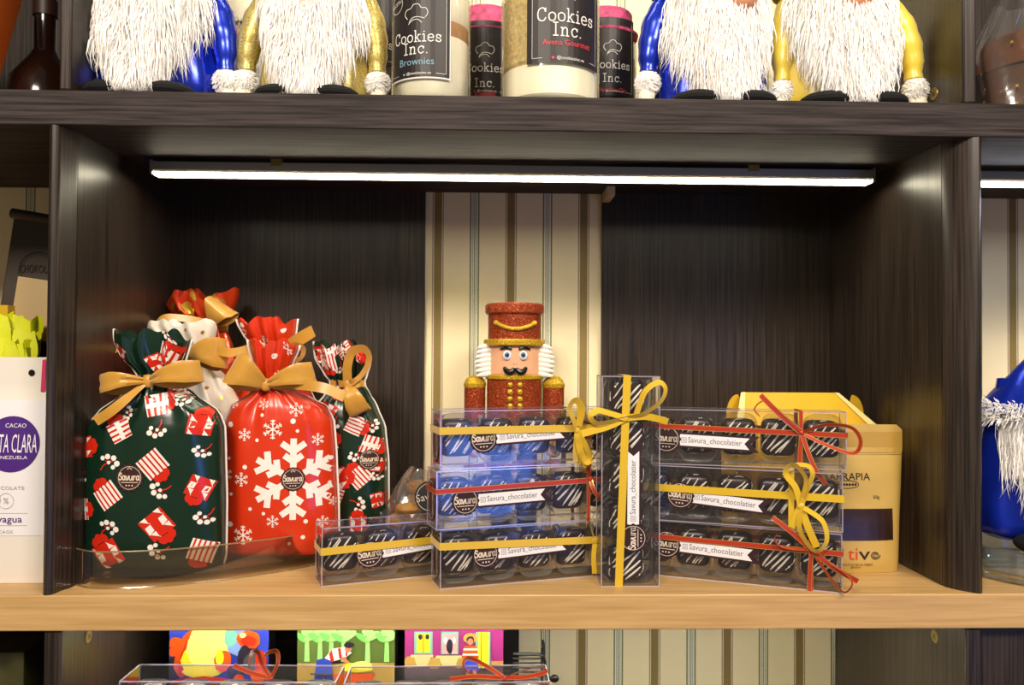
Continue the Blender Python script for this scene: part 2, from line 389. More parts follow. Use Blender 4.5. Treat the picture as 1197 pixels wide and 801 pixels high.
# ---------------------------------------------------------------- LED bars
ALU = mat('brushed_aluminium', (190,190,185), .35, metal=.9); LEDM = mat('led_diffuser', (255,255,240), .5, emit=(255,244,214), es=LED_ES)
LEDC = mat('led_diffuser_cool', (255,255,255), .5, emit=(236,240,255), es=LED_ES*.8)
LEDL = mat('led_diffuser_bright', (255,255,240), .5, emit=(255,248,226), es=LED_ES*1.9)
def led(x0, x1, ztop, label, group, y=.135, lm=None):
    t = thing('led_light_bar', label, 'light', ((x0+x1)/2, y, ztop), group=group); cx = (x0+x1)/2
    a, b = x0-cx, x1-cx; zt = -.004
    MB().prism([(-.008,zt),(.008,zt),(.008,zt-.009),(.0055,zt-.011),(-.0055,zt-.011),(-.008,zt-.009)], a, b, ax='x').build('housing', ALU, t, smooth=False); MB().box(a+.002,b-.002,.0064,.0078,zt-.0151,zt-.0106).build('added_baffle', ALU, t, smooth=False)  # lip behind the diffuser is added to shade the top of the back wall
    MB().prism([(-.0056,zt-.0111),(.0056,zt-.0111),(.0040,zt-.0138),(-.0040,zt-.0138)], a+.001, b-.001, ax='x').build('diffuser', lm or LEDM, t, smooth=False)
    for s in (a, b):
        MB().box(s-.0015,s+.0015,-.0085,.0085,zt-.0138,zt+.002).build('end_cap', ALU, t, smooth=False)
    for k in (.17,.83):
        x = a+(b-a)*k; MB().box(x-.006,x+.006,-.0095,.0095,-.0075,-.0002).build('clip', BR, t, smooth=False)
    return t
xl_ = P(180,200,.135).x; xr_ = P(1018,208,.135).x
led(xl_, xr_, H, 'long slim aluminium light bar under the dark shelf above the gift bags', None)
led(P(1150,208,.135).x-.05, 1.2, H, 'slim cool white light bar under the dark shelf in the right-hand bay', None, lm=LEDC)
led(xl_, xr_, -.0335, y=.118, lm=LEDL, group=None, label='light bar under the oak shelf, hidden behind its front edge')
led(xl_, xr_, TT+.45, 'light bar above the plush gnomes under the next shelf up', None, y=.05, lm=LEDL)

# ---------------------------------------------------------------- camera, world, room lamps
sc = bpy.context.scene
cd = bpy.data.cameras.new('camera'); cam = bpy.data.objects.new('camera', cd); C.objects.link(cam)
cd.sensor_width = 23.6; cd.lens = F/1197*23.6; cd.clip_start = .01
M = Matrix((RT, UP, -FW)).transposed().to_4x4(); M.translation = EYE; cam.matrix_world = M
cd.dof.use_dof = True; cd.dof.focus_distance = .82; cd.dof.aperture_fstop = 5.6
sc.camera = cam
sc.view_settings.view_transform = 'Standard'; sc.view_settings.look = 'None'; sc.view_settings.gamma = 1; sc.view_settings.exposure = EXPO
w = bpy.data.worlds.new('world'); sc.world = w; w.use_nodes = True
bg = w.node_tree.nodes['Background']; bg.inputs[0].default_value = lin((255,238,220)); bg.inputs[1].default_value = WORLD
def area(name, loc, target, sx, sy, power, rgb):
    l = bpy.data.lights.new(name, 'AREA'); l.shape = 'RECTANGLE'; l.size = sx; l.size_y = sy; l.energy = power; l.color = lin(rgb)[:3]
    o = bpy.data.objects.new(name, l); C.objects.link(o); o.location = loc
    o.rotation_euler = (Vector(target)-Vector(loc)).to_track_quat('-Z','Y').to_euler(); return o
area('ceiling_lamp', (-.5,-1.5,1.25), (-.1,.1,.2), .5, .3, LP1, (255,240,222))
area('ceiling_lamp', (.7,-1.3,1.3), (.1,.1,.2), .5, .3, LP1*.8, (255,240,222))
area('window_light', (1.0,-1.42,-.15), (0,.05,.1), .32, .26, LPB, (90,140,255))
# ================================================================= chocolate boxes
CHOC = mat('dark_chocolate', (40,24,20), .34, spec=.5, bump=.25, bscale=120)
ICING = mat('white_icing', (240,232,212), .45)
MAR = mat('maroon_card', (48,24,28), .5); WCARD = mat('white_card', (232,230,232), .5); INK = mat('grey_ink', (96,92,98), .6); CREAMI = mat('cream_ink', (222,206,186), .5)
YRIB = mat('yellow_satin_ribbon', (214,176,40), .32, spec=.6, sheen=.3); RRIB = mat('red_satin_ribbon', (176,52,30), .35, spec=.6); GTHR = mat('gold_thread', (216,176,96), .3, metal=.7)
PINK_REFL = mat('pink_reflection', (214,130,132), .6)  # the red bag's reflection in the box ends, painted as plain pink
BL, BH, BD = .205, .0572, .037
def flat(x, z, o): return (x, -o, z)
# -- chocolates: rounded slab with zigzag icing, four different drizzles
def sup(x, z, hw, hh, d, e=4.0):
    q = 1-abs(x/hw)**e-abs(z/hh)**e
    return d*(max(q, 0)**(1/2.6))
def make_choc(seed):
    rnd = random.Random(seed); hw, hh, hd = .0175, .0190, .0125
    t = thing('chocolate', 'x', 'chocolate')
    t.location = (0,0,0)
    m = MB().ell((0,0,hh), (hw,hd,hh), n=24, e=.42); o = m.build('body', CHOC, t, sub=1)
    ic = MB(); ang = rnd.choice([.75,.9,1.05,2.2]) ; n = rnd.choice([6,7]); pts = []
    # parallel slanted passes joined by turns
    for k in range(n+1):
        s = -1+2*k/n; c = s*.0175+rnd.uniform(-.0012,.0012)
        L = .0175*(1-.35*abs(s))+rnd.uniform(-.002,.002)
        for e_ in ((-1,1) if k % 2 else (1,-1)):
            ang_ = ang; ang = ang+rnd.uniform(-.16,.16)
            a = c*math.sin(ang)+e_*L*math.cos(ang)+rnd.uniform(-.001,.001); b = -c*math.cos(ang)+e_*L*math.sin(ang)+rnd.uniform(-.001,.001)
            a = max(-hw*.93, min(hw*.93, a)); b = max(-hh*.93, min(hh*.93, b)); pts.append((a,b)); ang = ang_
    P3 = []
    for a, b in cr(pts, 5):
        a = max(-hw*.95, min(hw*.95, a)); b = max(-hh*.95, min(hh*.95, b))
        P3.append((a, -sup(a, b, hw, hh, hd)-.0002, b+hh))
    ic.tube(P3, [(.0007+.00045*abs(math.sin(i*.37+seed))) for i in range(len(P3))], 6)
    for i in (3, len(P3)-4): ic.ell(P3[i], (.0012,.001,.0014), 8)
    ic.build('icing_drizzle', ICING, t); return t
PROTO = [make_choc(s) for s in (3,8,14,21,33)]; used = set(); CN = [0]
def put_choc(loc, rz, label, group):
    k = (CN[0]*3+CN[0]//5) % 5; CN[0] += 1
    if k not in used: used.add(k); t = PROTO[k]
    else: t = copy_tree(PROTO[k])
    t.location = loc; t.rotation_euler = (0,0,rz+random.uniform(-.06,.06)); t['label'] = label; t['group'] = group; return t
def seal_decal(mb, x, z, r, surf, off, dark, light, ang=0):
    pts = []
    for i in range(64):
        a = 2*PI*i/64; q = r*(1+.05*math.cos(16*a)); pts.append((x+q*math.cos(a), z+q*math.sin(a)))
    mb.decal([pts], surf, off, dark)
    mb.decal(ring2(x, z, r*.84, r*.035), surf, off+.00012, light)
    ca, sa = math.cos(ang), math.sin(ang)
    def tr(a, b): return (x+a*ca-b*sa, z+a*sa+b*ca)
    c = tr(-r*.02, -r*.16)
    mb.decal(strokes('Savura', r*.50, r*.085, c[0], c[1], ang, gap=.05), surf, off+.0002, light)
    a, b = tr(-r*.62,-r*.34), tr(r*.62,-r*.34); mb.decal(line2([a,b], r*.05), surf, off+.0002, light)
    for k in (-.22,0,.22):
        mb.decal([disc(*tr(r*k,-r*.56), r*.06, 8)], surf, off+.0002, light)
        mb.decal([disc(*tr(r*k*.55, r*(.66 if k else .76)), r*.055, 8)], surf, off+.0002, light)
# -- ribbon strips given by photograph points on the box front, pushed outward
def choc_box(fl, ang, kind, sticker, rib, bow, label, where, group, vertical=False, order='left', side_label=True):
    """fl: world front-left-bottom corner; box-local frame x along the front, -y outward, z up"""
    t = thing('chocolate_box', label, 'box', fl, ang, group)
    W, Hh = (BL, BH) if not vertical else (.0575, .2085)
    Mi = Matrix.Rotation(-ang, 4, 'Z') @ Matrix.Translation(-Vector(fl)); nrm = Vector((math.sin(ang), -math.cos(ang), 0))
    def loc(px, py, out=0):
        d = ray(px, py); tt = ((Vector(fl)+nrm*out)-EYE).dot(nrm)/d.dot(nrm); q = Mi @ (EYE+d*tt); return (q.x, q.y, q.z)
    # shell: six thin clear walls with brighter folded edges
    th = .0004; m = MB().box(0,W,0,BD,0,Hh)
    m.build('clear_shell', CLEAR, t, smooth=False)
    e = MB(); r = .00045
    for (a, b) in (((0,0),(W,0)),((0,BD),(W,BD))):
        for z in (0, Hh): e.box(a[0], b[0], a[1]-r, a[1]+r, z-(0 if z == 0 else 2*r), z+(2*r if z == 0 else 0))
    for x in (0, W):
        for y in (0, BD): e.box(x-r, x+r, y-r, y+r, 0, Hh)
        for z in (0, Hh-2*r): e.box(x-r, x+r, 0, BD, z, z+2*r)
    e.build('folded_edges', EDGE, t, smooth=False)
    # moulded cells
    tr = MB(); n = 5; pitch = (W if not vertical else Hh)/n
    for k in range(n):
        c = (k+.5)*pitch
        ph, pv = pitch/2*.95, (Hh if not vertical else W)/2*.92
        def cell(u, v):
            a = 2*PI*u; y = [.007,.009,.030,.034][int(round(v*3))]; q = [1,.97,.90,.5][int(round(v*3))]
            X = math.copysign(abs(math.cos(a))**.5, math.cos(a))*ph*q; Z = math.copysign(abs(math.sin(a))**.5, math.sin(a))*pv*q
            return (c+X, y, Hh/2+Z) if not vertical else (W/2+Z, y, c+X)
        tr.grid(cell, 32, 4, cu=True)
    tr.build('moulded_tray', MILKY, t)
    # sticker: seal + banner with swallow tail
    sx, sz, sr, bx1, sa = sticker   # seal centre px,py ; radius m ; banner right end px ; angle
    c = loc(sx, sz); st = MB(); L = bx1
    ca, sn = math.cos(sa), math.sin(sa)
    def T(a, b): return (c[0]+a*ca-b*sn, c[2]+a*sn+b*ca)
    so = lambda x, z, o: (x, -.00025-o*.8, z)
    hb = .0078
    st.decal([[T(0,-hb),T(L-.001,-hb),T(L-.001,hb),T(0,hb)]], so, .0001, 0, step=.5)
    st.decal([[T(L-.001,-hb),T(L+.013,-hb-.0005),T(L+.004,0)],[T(L-.001,hb),T(L+.004,0),T(L+.013,hb+.0005)],[T(L-.001,-hb),T(L+.004,0),T(L-.001,hb)]], so, .0001, 0, step=.5)
    hw = .0058
    st.decal([[T(sr*.8,-hw),T(L-.006,-hw),T(L-.006,hw),T(sr*.8,hw)]], so, .0003, 1, step=.5)
    st.decal([[T(L-.006,-hw),T(L+.003,-hw),T(L-.002,0),T(L-.006,0)],[T(L-.006,0),T(L-.002,0),T(L+.003,hw),T(L-.006,hw)]], so, .0003, 1, step=.5)
    cx_ = sr*.8+(L-.004-sr*.8)*.53; p = T(cx_+.003, -.0022)
    st.text('Savura_chocolatier', p[0], p[1], .0058, so, .00045, 2, sa, sx=.86)
    tw = text_mesh('Savura_chocolatier')[0]; wid = (max(v[0] for v in tw)-min(v[0] for v in tw))*.0058*.86
    q = T(cx_+.003-wid/2-.0042, 0)
    st.decal(line2([T(cx_+.003-wid/2-.0042+a*.0024, b*.0024) for a, b in ((-1,-1),(1,-1),(1,1),(-1,1),(-1,-1))], .0004)+ring2(q[0], q[1], .0012, .0004, 12), so, .00045, 2)
    seal_decal(st, c[0], c[2], sr, so, .0005, 0, 3, sa)
    st.build('sticker', [MAR, WCARD, INK, CREAMI], t, smooth=False)
    if side_label:
        sd = MB(); sf = lambda x, z, o: (-.0003-o, x, z)
        sd.decal([disc(BD/2, Hh/2-.002, .021, 28, sx=.62)], sf, .0001, 0)
        sd.decal(ring2(BD/2, Hh/2-.002, .0185, .0005, 28, sx=.6), sf, .0003, 1)
        sd.text('chocolatier', BD/2-.002, Hh/2-.002, .006, lambda x, z, o: sf(x, z, o), .0003, 1, PI/2, sx=.75)
        if not vertical: sd.build('side_sticker', [MAR, CREAMI], t, smooth=False)
        if not vertical and kind != 'plain': MB().box(.0015,.0022,.003,BD-.003,.004,Hh-.004).build('end_reflection', PINK_REFL, t, smooth=False)  # added pink pane standing in for the red bag's reflection in this end
    # ribbon round the box
    mt = [YRIB, YRIB] if rib[0] == 'yellow' else [RRIB, GTHR]; wr = .0074 if rib[0] == 'yellow' else .0056
    ed = None if rib[0] == 'yellow' else 1
    g = .0015; rb = MB()
    if not vertical:
        z0 = loc(*rib[1])[2]; z1 = loc(*rib[2])[2]; x0_ = loc(*rib[1])[0]; x1_ = loc(*rib[2])[0]; sl = (z1-z0)/(x1_-x0_)
        zz = lambda x: z0+(x-x0_)*sl
        path = [(-g,-g),(W*.25,-g),(W*.5,-g),(W*.75,-g),(W+g,-g),(W+g,BD+g),(-g,BD+g),(-g,-g)]
        rb.strip([(x,y,zz(x)) for x, y in path], wr, [(0,0,1)]*len(path), 0, ed)
        if rib[3]:
            xv = loc(*rib[3])[0]
            rb.strip([(xv,-g*1.2,-.0003),(xv,-g*1.2,Hh+g*.6)], wr*.75, [(1,0,0)]*2, 0, ed)
            rb.strip([(xv,-g*1.2,Hh+g*.35),(xv,BD+g,Hh+g*.35),(xv,BD+g,.0003)], wr*.75, [(1,0,0)]*3, 0, ed)
    else:
        a_ = loc(*rib[1]); b_ = loc(*rib[2])
        rb.strip([(a_[0],-g,Hh+g*.5),(b_[0],-g,-.0001)], wr*1.05, [(1,0,0)]*2, 0, ed)
        rb.strip([(a_[0],-g,Hh+g*.5),(a_[0],BD+g,Hh+g*.5),(a_[0],BD+g,.0003)], wr, [(1,0,0)]*3, 0, ed)
    ro = rb.build('ribbon', mt, t, smooth=False)
    if bow:
        bm = MB()
        for s in bow:
            pts = [loc(a, b, o_/1000) for a, b, o_ in s[0]]; w_ = s[1]; tw0, tw1 = s[2]
            q = [(p[0], p[1], p[2]) for p in pts]; sm = cr(q, 7); N = len(sm); dirs = []
            for i in range(N):
                A = Vector(sm[max(i-1,0)]); B = Vector(sm[min(i+1,N-1)]); tg = (B-A)
                if tg.length < 1e-9: tg = Vector((1,0,0))
                tg.normalize(); perp = Vector((0,1,0)).cross(tg)
                if perp.length < .1: perp = Vector((0,0,1))
                perp.normalize(); bi = tg.cross(perp); a = math.radians(tw0+(tw1-tw0)*i/(N-1))
                dirs.append(perp*math.cos(a)+bi*math.sin(a))
            bm.strip(sm, w_/1000, dirs, 0, ed)
        k = loc(bow[0][0][0][0], bow[0][0][0][1], 2.4/1000); bm.ell(k, (.0042 if ed is None else .003,.0022,.0040 if ed is None else .003), 12)
        b_ = bm.build('bow', mt, ro, sharp=80); b_['label'] = rib[0]+' bow'
    # chocolates
    nth = ['first','second','third','fourth','fifth']; r3 = Matrix.Rotation(ang, 4, 'Z')
    for k in range(5):
        c = (k+.5)*pitch
        # laid off-centre in each cell
        if not vertical: l3 = (c+random.uniform(-.001,.001), .0205, .0098+random.uniform(0,.0006))
        else: l3 = (W/2+random.uniform(-.002,-.001), .0205, c-.0190+random.uniform(-.0006,.0006))
        wpos = Vector(fl)+(r3 @ Vector(l3))
        kk = (nth[k]+' from left') if not vertical else ['lowest','second from the bottom','middle','second from the top','topmost'][k]
        put_choc(wpos, ang, f'white-drizzled dark chocolate, {kk}, {where}', 'drizzled chocolates in clear gift boxes')
    return t
def corner(px, py, z): v = Pz(px, py, z); return v
G = 'clear gift boxes of drizzled chocolates'
def from_right(px, py, z, ang, L=BL):
    v = Pz(px, py, z); return (v.x-L*math.cos(ang), v.y-L*math.sin(ang), z)
def from_left(px, py, z): v = Pz(px, py, z); return (v.x, v.y, z)
z1, z2 = .0582, .1164
deg = math.radians
# right stack
choc_box(from_right(984,694,0,deg(-21.5)), deg(-21.5), 'plain', (779,636,.0145,.083,-.05), ('red',(780,628),(980,647),(948,620)),
  [([(949,644,2.5),(925,622,6),(903,605,9)],5,(0,25)), ([(949,644,2.5),(915,640,4),(906,627,6),(925,622,5),(945,640,3)],3,(70,60)),
   ([(949,644,2.5),(975,664,6),(1003,680,8)],5.5,(0,10)), ([(949,644,2.5),(965,668,5),(985,692,10),(996,684,13),(990,672,10),(965,655,4)],3,(20,75)), ([(949,644,2.5),(947,665,3),(946,690,3)],4.2,(0,10))],
  'long clear box with red gold-edged ribbon, at the bottom of the right stack', 'bottom box of right stack', G)
choc_box(from_right(985,623,z1,deg(-19.5)), deg(-19.5), 'plain', (795,579,.0140,.079,-.08), ('yellow',(790,571),(980,583),(925,560)),
  [([(936,592,3),(930,570,7),(918,553,11),(928,543,13),(942,560,10),(938,580,5)],7,(30,60)), ([(936,592,3),(935,620,9),(952,644,13),(966,634,13),(962,610,9),(940,594,4)],6.5,(40,50)),
   ([(936,592,3),(944,570,5),(950,555,8),(945,545,8),(930,543,8)],6,(20,60)), ([(936,592,3),(928,610,3),(925,617,3)],7,(0,10)), ([(936,592,3),(944,615,7),(955,640,9)],7,(5,15))],
  'long clear box with yellow ribbon, in the middle of the right stack', 'middle box of right stack', G)
choc_box(from_right(989,550,z2,deg(-14)), deg(-14), 'plain', (779,513,.0145,.080,-.04), ('red',(790,499),(985,509),(936,482)),
  [([(937,506,3),(912,485,8),(889,462,12)],6,(0,20)), ([(937,506,3),(910,480,8),(893,469,10),(882,478,8),(888,487,6)],3,(50,75)),
   ([(937,506,3),(965,497,10),(995,500,16),(1006,516,18),(998,530,14),(970,522,8),(940,508,3)],4.2,(35,35)), ([(937,506,3),(945,530,6),(955,552,9),(966,567,10)],4.6,(0,10)), ([(937,506,3),(935,530,3),(935,545,3)],4,(0,5))],
  'long clear box with red gold-edged ribbon, on top of the right stack', 'top box of right stack', G)
# centre stack
choc_box(from_left(514.7,689.3,0), deg(17), 'plain', (567.5,648,.0138,.083,.05), ('yellow',(516,639),(695,631),None),
  [([(696,632,3),(691,615,5),(697,596,8),(705,588,9)],5,(50,60)), ([(696,632,3),(694,650,4),(695,671,4)],5,(30,20)), ([(696,632,3),(702,628,3),(704,640,3)],5,(0,20))],
  'long clear box with yellow ribbon, at the bottom of the centre stack', 'bottom box of centre stack', G)
choc_box(from_left(510.2,620.4,z1), deg(18), 'card', (544,586,.0138,.081,.03), ('red',(512,575),(692,561),(687,560)),  # card kind: end gets the painted pink reflection
  [([(690,560,3),(690,545,8),(697,530,12),(703,526,12)],4,(30,60)), ([(690,560,3),(695,575,8),(704,586,10)],4.2,(20,50)), ([(690,560,3),(688,585,3),(688,606,3)],4,(0,0))],
  'long clear box with thin red ribbon, in the middle of the centre stack', 'middle box of centre stack', G)
choc_box(from_left(514.7,549.4,z2), deg(17.5), 'card', (565,513,.0142,.084,.05), ('yellow',(516,504),(700,500),(676,490)),  # card kind: pink reflection painted at this end too
  [([(675,503,3),(670,490,10),(666,476,13),(673,468,14),(680,478,12),(676,498,5)],7.5,(25,40)), ([(675,503,3),(695,503,8),(712,495,14),(702,481,16),(690,486,15),(697,494,12),(715,494,12)],6,(30,60)),
   ([(675,503,3),(678,525,6),(687,546,8)],7,(10,15)), ([(675,503,3),(684,520,8),(690,537,10),(684,541,9),(679,530,6)],6,(40,50)), ([(675,503,3),(673,525,3),(673,540,3)],6,(0,5))],
  'long clear box with yellow ribbon, on top of the centre stack', 'top box of centre stack', G)
# left single box
choc_box(from_left(376,686.3,0), deg(21), 'plain', (432,648,.0140,.083,.09), ('yellow',(378,645),(498,632),None), None,
  'clear box with yellow ribbon, lying alone beside the red snowflake bag', 'lone box by the bags', G)
# upright box
v = Pz(703,686,0)
choc_box((v.x,v.y,0), deg(.4), 'plain', (740,629,.0140,.083,PI/2), ('yellow',(733,450),(723,680),None),
  [([(731,489,3),(712,483,9),(698,480,12),(690,487,13),(697,495,12),(715,493,8),(731,489,3)],6.5,(30,50)), ([(731,489,3),(752,484,9),(772,470,13),(778,455,14),(770,447,14),(754,458,11),(744,484,5)],6,(45,30)),
   ([(731,489,3),(755,487,6),(781,493,8)],7,(0,20)), ([(731,489,3),(712,498,5),(688,505,8),(680,507,8)],7,(0,10))],
  'clear box stood upright between the two stacks, tied with yellow ribbon', 'upright box', G, vertical=True)
# ================================================================= gift bags
RED = (214,44,20); GRN = (20,50,34)
M_RED = mat('red_foil_plastic', (208,52,18), .28, spec=.7, bump=.35, bscale=16); M_GRN = mat('dark_green_plastic', (12,42,27), .24, spec=.8, bump=.35, bscale=16)
M_WHT = mat('white_plastic', (238,230,212), .3, spec=.6, bump=.35, bscale=16); M_SEAM = mat('white_seam', (238,232,222), .4)
M_PW = mat('printed_white', (240,232,222), .35); M_PR = mat('printed_red', (206,40,20), .3); M_PG = mat('printed_gold', (222,180,70), .25, metal=.7); M_PM = mat('printed_maroon', (58,28,30), .5); M_PC = mat('printed_cream', (226,206,180), .5)
GOLDR = mat('gold_satin_ribbon', (198,146,54), .33, spec=.6, sheen=.3, var=.08, vscale=60)
def gift(x, z, s, a, style):
    """list of (polys, mat) ; mats 1 white, 2 red"""
    out = []
    if style == 0:      # white with red stripes, red petals at a corner
        out.append(([rect2(x, z, s, s*.92, a)], 1, 0))
        for k in (-.38,-.19,0,.19,.38):
            out.append(([rect2(x+s*k*math.cos(a), z+s*k*math.sin(a), s*.075, s*.92, a)], 2, 1))
    elif style == 1:    # red with white jagged bands
        out.append(([rect2(x, z, s, s*.92, a)], 2, 0))
        for k in (-.30,.30):
            for j in range(3):
                p = rot2([(s*k-s*.12, s*(-.46+.31*j)), (s*k+s*.12, s*(-.46+.31*j)), (s*k+(.16 if j%2 else -.16)*s, s*(-.46+.31*(j+1))), (s*k-s*.10, s*(-.2+.31*j))], x, z, a)
                out.append(([p], 1, 1))
    else:               # half striped
        out.append(([rect2(x, z, s, s*.92, a)], 1, 0))
        for k in (-.36,-.12,.12,.36): out.append(([rect2(x-s*k*math.sin(a), z+s*k*math.cos(a), s, s*.1, a)], 2, 1))
        out.append(([rect2(x, z, s*.22, s*.92, a)], 1, 2))
    # bow petals
    for q in (-.6,0,.6):
        bx, bz = rot2([(s*.24*math.sin(q*1.6), s*(.56+.10*math.cos(q*2)))], x, z, a)[0]
        out.append(([disc(bx, bz, s*.19, 10, sx=.8, ang=a+q)], 2, 2))
    return out
def berry(x, z, s, a):
    out = []
    st = rot2([(-s*.1,0),(s*.1,s*.18),(s*.28,s*.35),(s*.38,s*.62)], x, z, a); out.append((line2(st, s*.07), 2, 0))
    st = rot2([(-s*.3,-s*.05),(0,s*.12),(s*.2,s*.05)], x, z, a); out.append((line2(st, s*.06), 2, 0))
    for dx, dz, r in ((-.45,.1,.16),(-.22,-.16,.15),(-.28,.33,.12),(.12,-.18,.15),(.38,-.05,.13),(.0,.12,.10)):
        p = rot2([(s*dx, s*dz)], x, z, a)[0]; out.append(([disc(p[0], p[1], s*r, 10)], 1, 1))
    return out
def flake(x, z, r, w):
    out = []
    for k in range(6):
        a = k*PI/3+PI/6; c, s = math.cos(a), math.sin(a)
        out.append((line2([(x,z),(x+r*c,z+r*s)], w), 1, 0))
        for q in (.45,.75):
            for e in (.9,-.9):
                c2, s2 = math.cos(a+e), math.sin(a+e); out.append((line2([(x+r*q*c,z+r*q*s),(x+r*q*c+r*.28*c2,z+r*q*s+r*.28*s2)], w*.9), 1, 0))
    out.append(([disc(x, z, r*.16, 8)], 1, 0)); return out
def bigflake(x, z, r):
    out = []; w = r*.15
    for k in range(6):
        a = k*PI/3+PI/2; c, s = math.cos(a), math.sin(a)
        out.append((line2([(x+r*.28*c,z+r*.28*s),(x+r*.97*c,z+r*.97*s)], w), 1, 0))
        for q, L in ((.42,.26),(.66,.34)):
            for e in (.95,-.95):
                c2, s2 = math.cos(a+e), math.sin(a+e); p = (x+r*q*c, z+r*q*s)
                out.append((line2([p,(p[0]+r*L*c2,p[1]+r*L*s2)], w), 1, 0))
    return out
def gift_bag(label, group, cx, Yc, pybase, rows, body, mats, motifs, rz=0, pleat=.004, seams=True, jag=.006, bow=None, seed=1, neck=None, zb=0.0, bowm=None, lean=0, knot=None):
    """rows: (py, pxl, pxr, depth_m) from base up, photograph pixels at the bag's own distance; neck: py of the tie"""
    s = (Yc+.78)/F; base = P(cx, pybase, Yc); t = thing('gift_bag', label, 'gift bag', (base.x, Yc, zb), rz, group)
    z_of = lambda py: (pybase-py)*s
    R = [(z_of(py), (a-cx)*s, (b-cx)*s, d) for py, a, b, d in rows]; ztop = R[-1][0]; zn = z_of(neck); rnd = random.Random(seed)
    ph = [rnd.uniform(0,6.3) for _ in range(6)]; nk = [7,11,5]
    def amp(z):
        d = z-zn; g = math.exp(-(d/.045)**2) if d < 0 else (.55+.45*math.exp(-(d/.02)**2))
        return pleat*(g+.07)
    def S(u, z, off=0, side=-1):
        r = lerp_rows(R, z); c = (r[1]+r[2])/2; hw = (r[2]-r[1])/2; u_ = max(-1, min(1, u))
        d = r[3]*(max(0, 1-abs(u_)**2.6))**.5
        if z < .02: d *= .9+.1*z/.02
        A = amp(z)*(1-abs(u_)**4)
        w = A*(.55*math.sin(nk[0]*u_*1.5+ph[0]+6*(zn-z))+.35*math.sin(nk[1]*u_*1.4+ph[1]+(3 if side < 0 else 1))+.3*math.sin(nk[2]*u_*1.7+ph[2]))
        w += .0012*math.sin(40*z+ph[3]+3*u_)*(1-u_*u_)
        y = side*(d+w+off)
        zz = z
        if z > zn: zz = z+jag*((z-zn)/(ztop-zn))*(math.sin(5*u_+ph[4])+.5*math.sin(11*u_+ph[5]+side))*.7
        return (c+hw*u_, y + lean*max(0, z-zn), zz)
    nz = 46; mb = MB(); nu = 56
    def fn(u, v):
        z = ztop*v; a = u*2
        return S(-1+2*a, z) if a <= 1 else S(1-2*(a-1), z, 0, 1)
    mb.grid(fn, nu*2, nz, 0, cu=True)
    # base closure
    n0 = nu*2; mb.f.append(tuple(range(n0))[::-1]); mb.m.append(0)
    surf_px = lambda px, py: ((px-cx)*s, z_of(py))
    def surf(x, z, off):
        z = max(0, min(ztop, z)); r = lerp_rows(R, z); c = (r[1]+r[2])/2; hw = (r[2]-r[1])/2
        return S((x-c)/hw, z, off)
    def clip(poly):   # keep motifs on the bag
        out = []
        for x, z in poly:
            r = lerp_rows(R, max(0, min(ztop, z))); c = (r[1]+r[2])/2; hw = (r[2]-r[1])/2*.995
            out.append((max(c-hw, min(c+hw, x)), max(.0005, min(ztop, z))))
        return out
    for fnm in motifs:
        kind = fnm[0]; x, z = surf_px(fnm[1], fnm[2])
        if kind == 'gift': L = gift(x, z, fnm[3]*s*1.2, math.radians(fnm[4]), fnm[5])
        elif kind == 'berry': L = berry(x, z, fnm[3]*s*1.15, math.radians(fnm[4]))
        elif kind == 'flake': L = flake(x, z, fnm[3]*s, fnm[3]*s*.12)
        elif kind == 'big': L = bigflake(x, z, fnm[3]*s)
        elif kind == 'dot': L = [([disc(x, z, fnm[3]*s, 12)], 1, 0)]
        elif kind == 'gdot': L = [([disc(x, z, fnm[3]*s, 8)], 3, 0)]
        elif kind == 'seal':
            seal_decal(mb, x, z, fnm[3]*s, surf, .0011, 4, 5); continue
        elif kind == 'line': L = [(line2([surf_px(a, b) for a, b in fnm[3]], fnm[4]*s), fnm[5], 0)]
        for polys, mi, lay in L: mb.decal([clip(p) for p in polys], surf, .0003+.00022*lay, mi)
    b = mb.build('bag_body', mats, t, sharp=75)
    if seams:
        sm = MB()
        for sd in (-1, 1):
            ps = []; q = 40
            for i in range(q+1):
                z = ztop*i/q; p = S(sd, z); ps.append(((p[0]+sd*.0003, p[1], p[2]), (p[0]-sd*.0000+sd*.0026, p[1]-.0012, p[2])))
            vs = [v for a_, b_ in ps for v in (a_, b_)]; sm.add(vs, [(2*i, 2*i+1, 2*i+3, 2*i+2) for i in range(q)])
        sm.build('seam', M_SEAM, t, solid=.0006)
    # ribbon round the neck and its bow
    rn = MB(); r = lerp_rows(R, zn); c = (r[1]+r[2])/2; hw = (r[2]-r[1])/2+.0015; N = 28
    pts = [(c+hw*math.cos(2*PI*i/N), (r[3]+.004)*math.sin(2*PI*i/N)+0, zn+.001*math.sin(3*i)) for i in range(N+1)]
    rn.strip(pts, .008, [(0,0,1)]*len(pts), 0)
    ro = rn.build('ribbon', bowm or GOLDR, t)
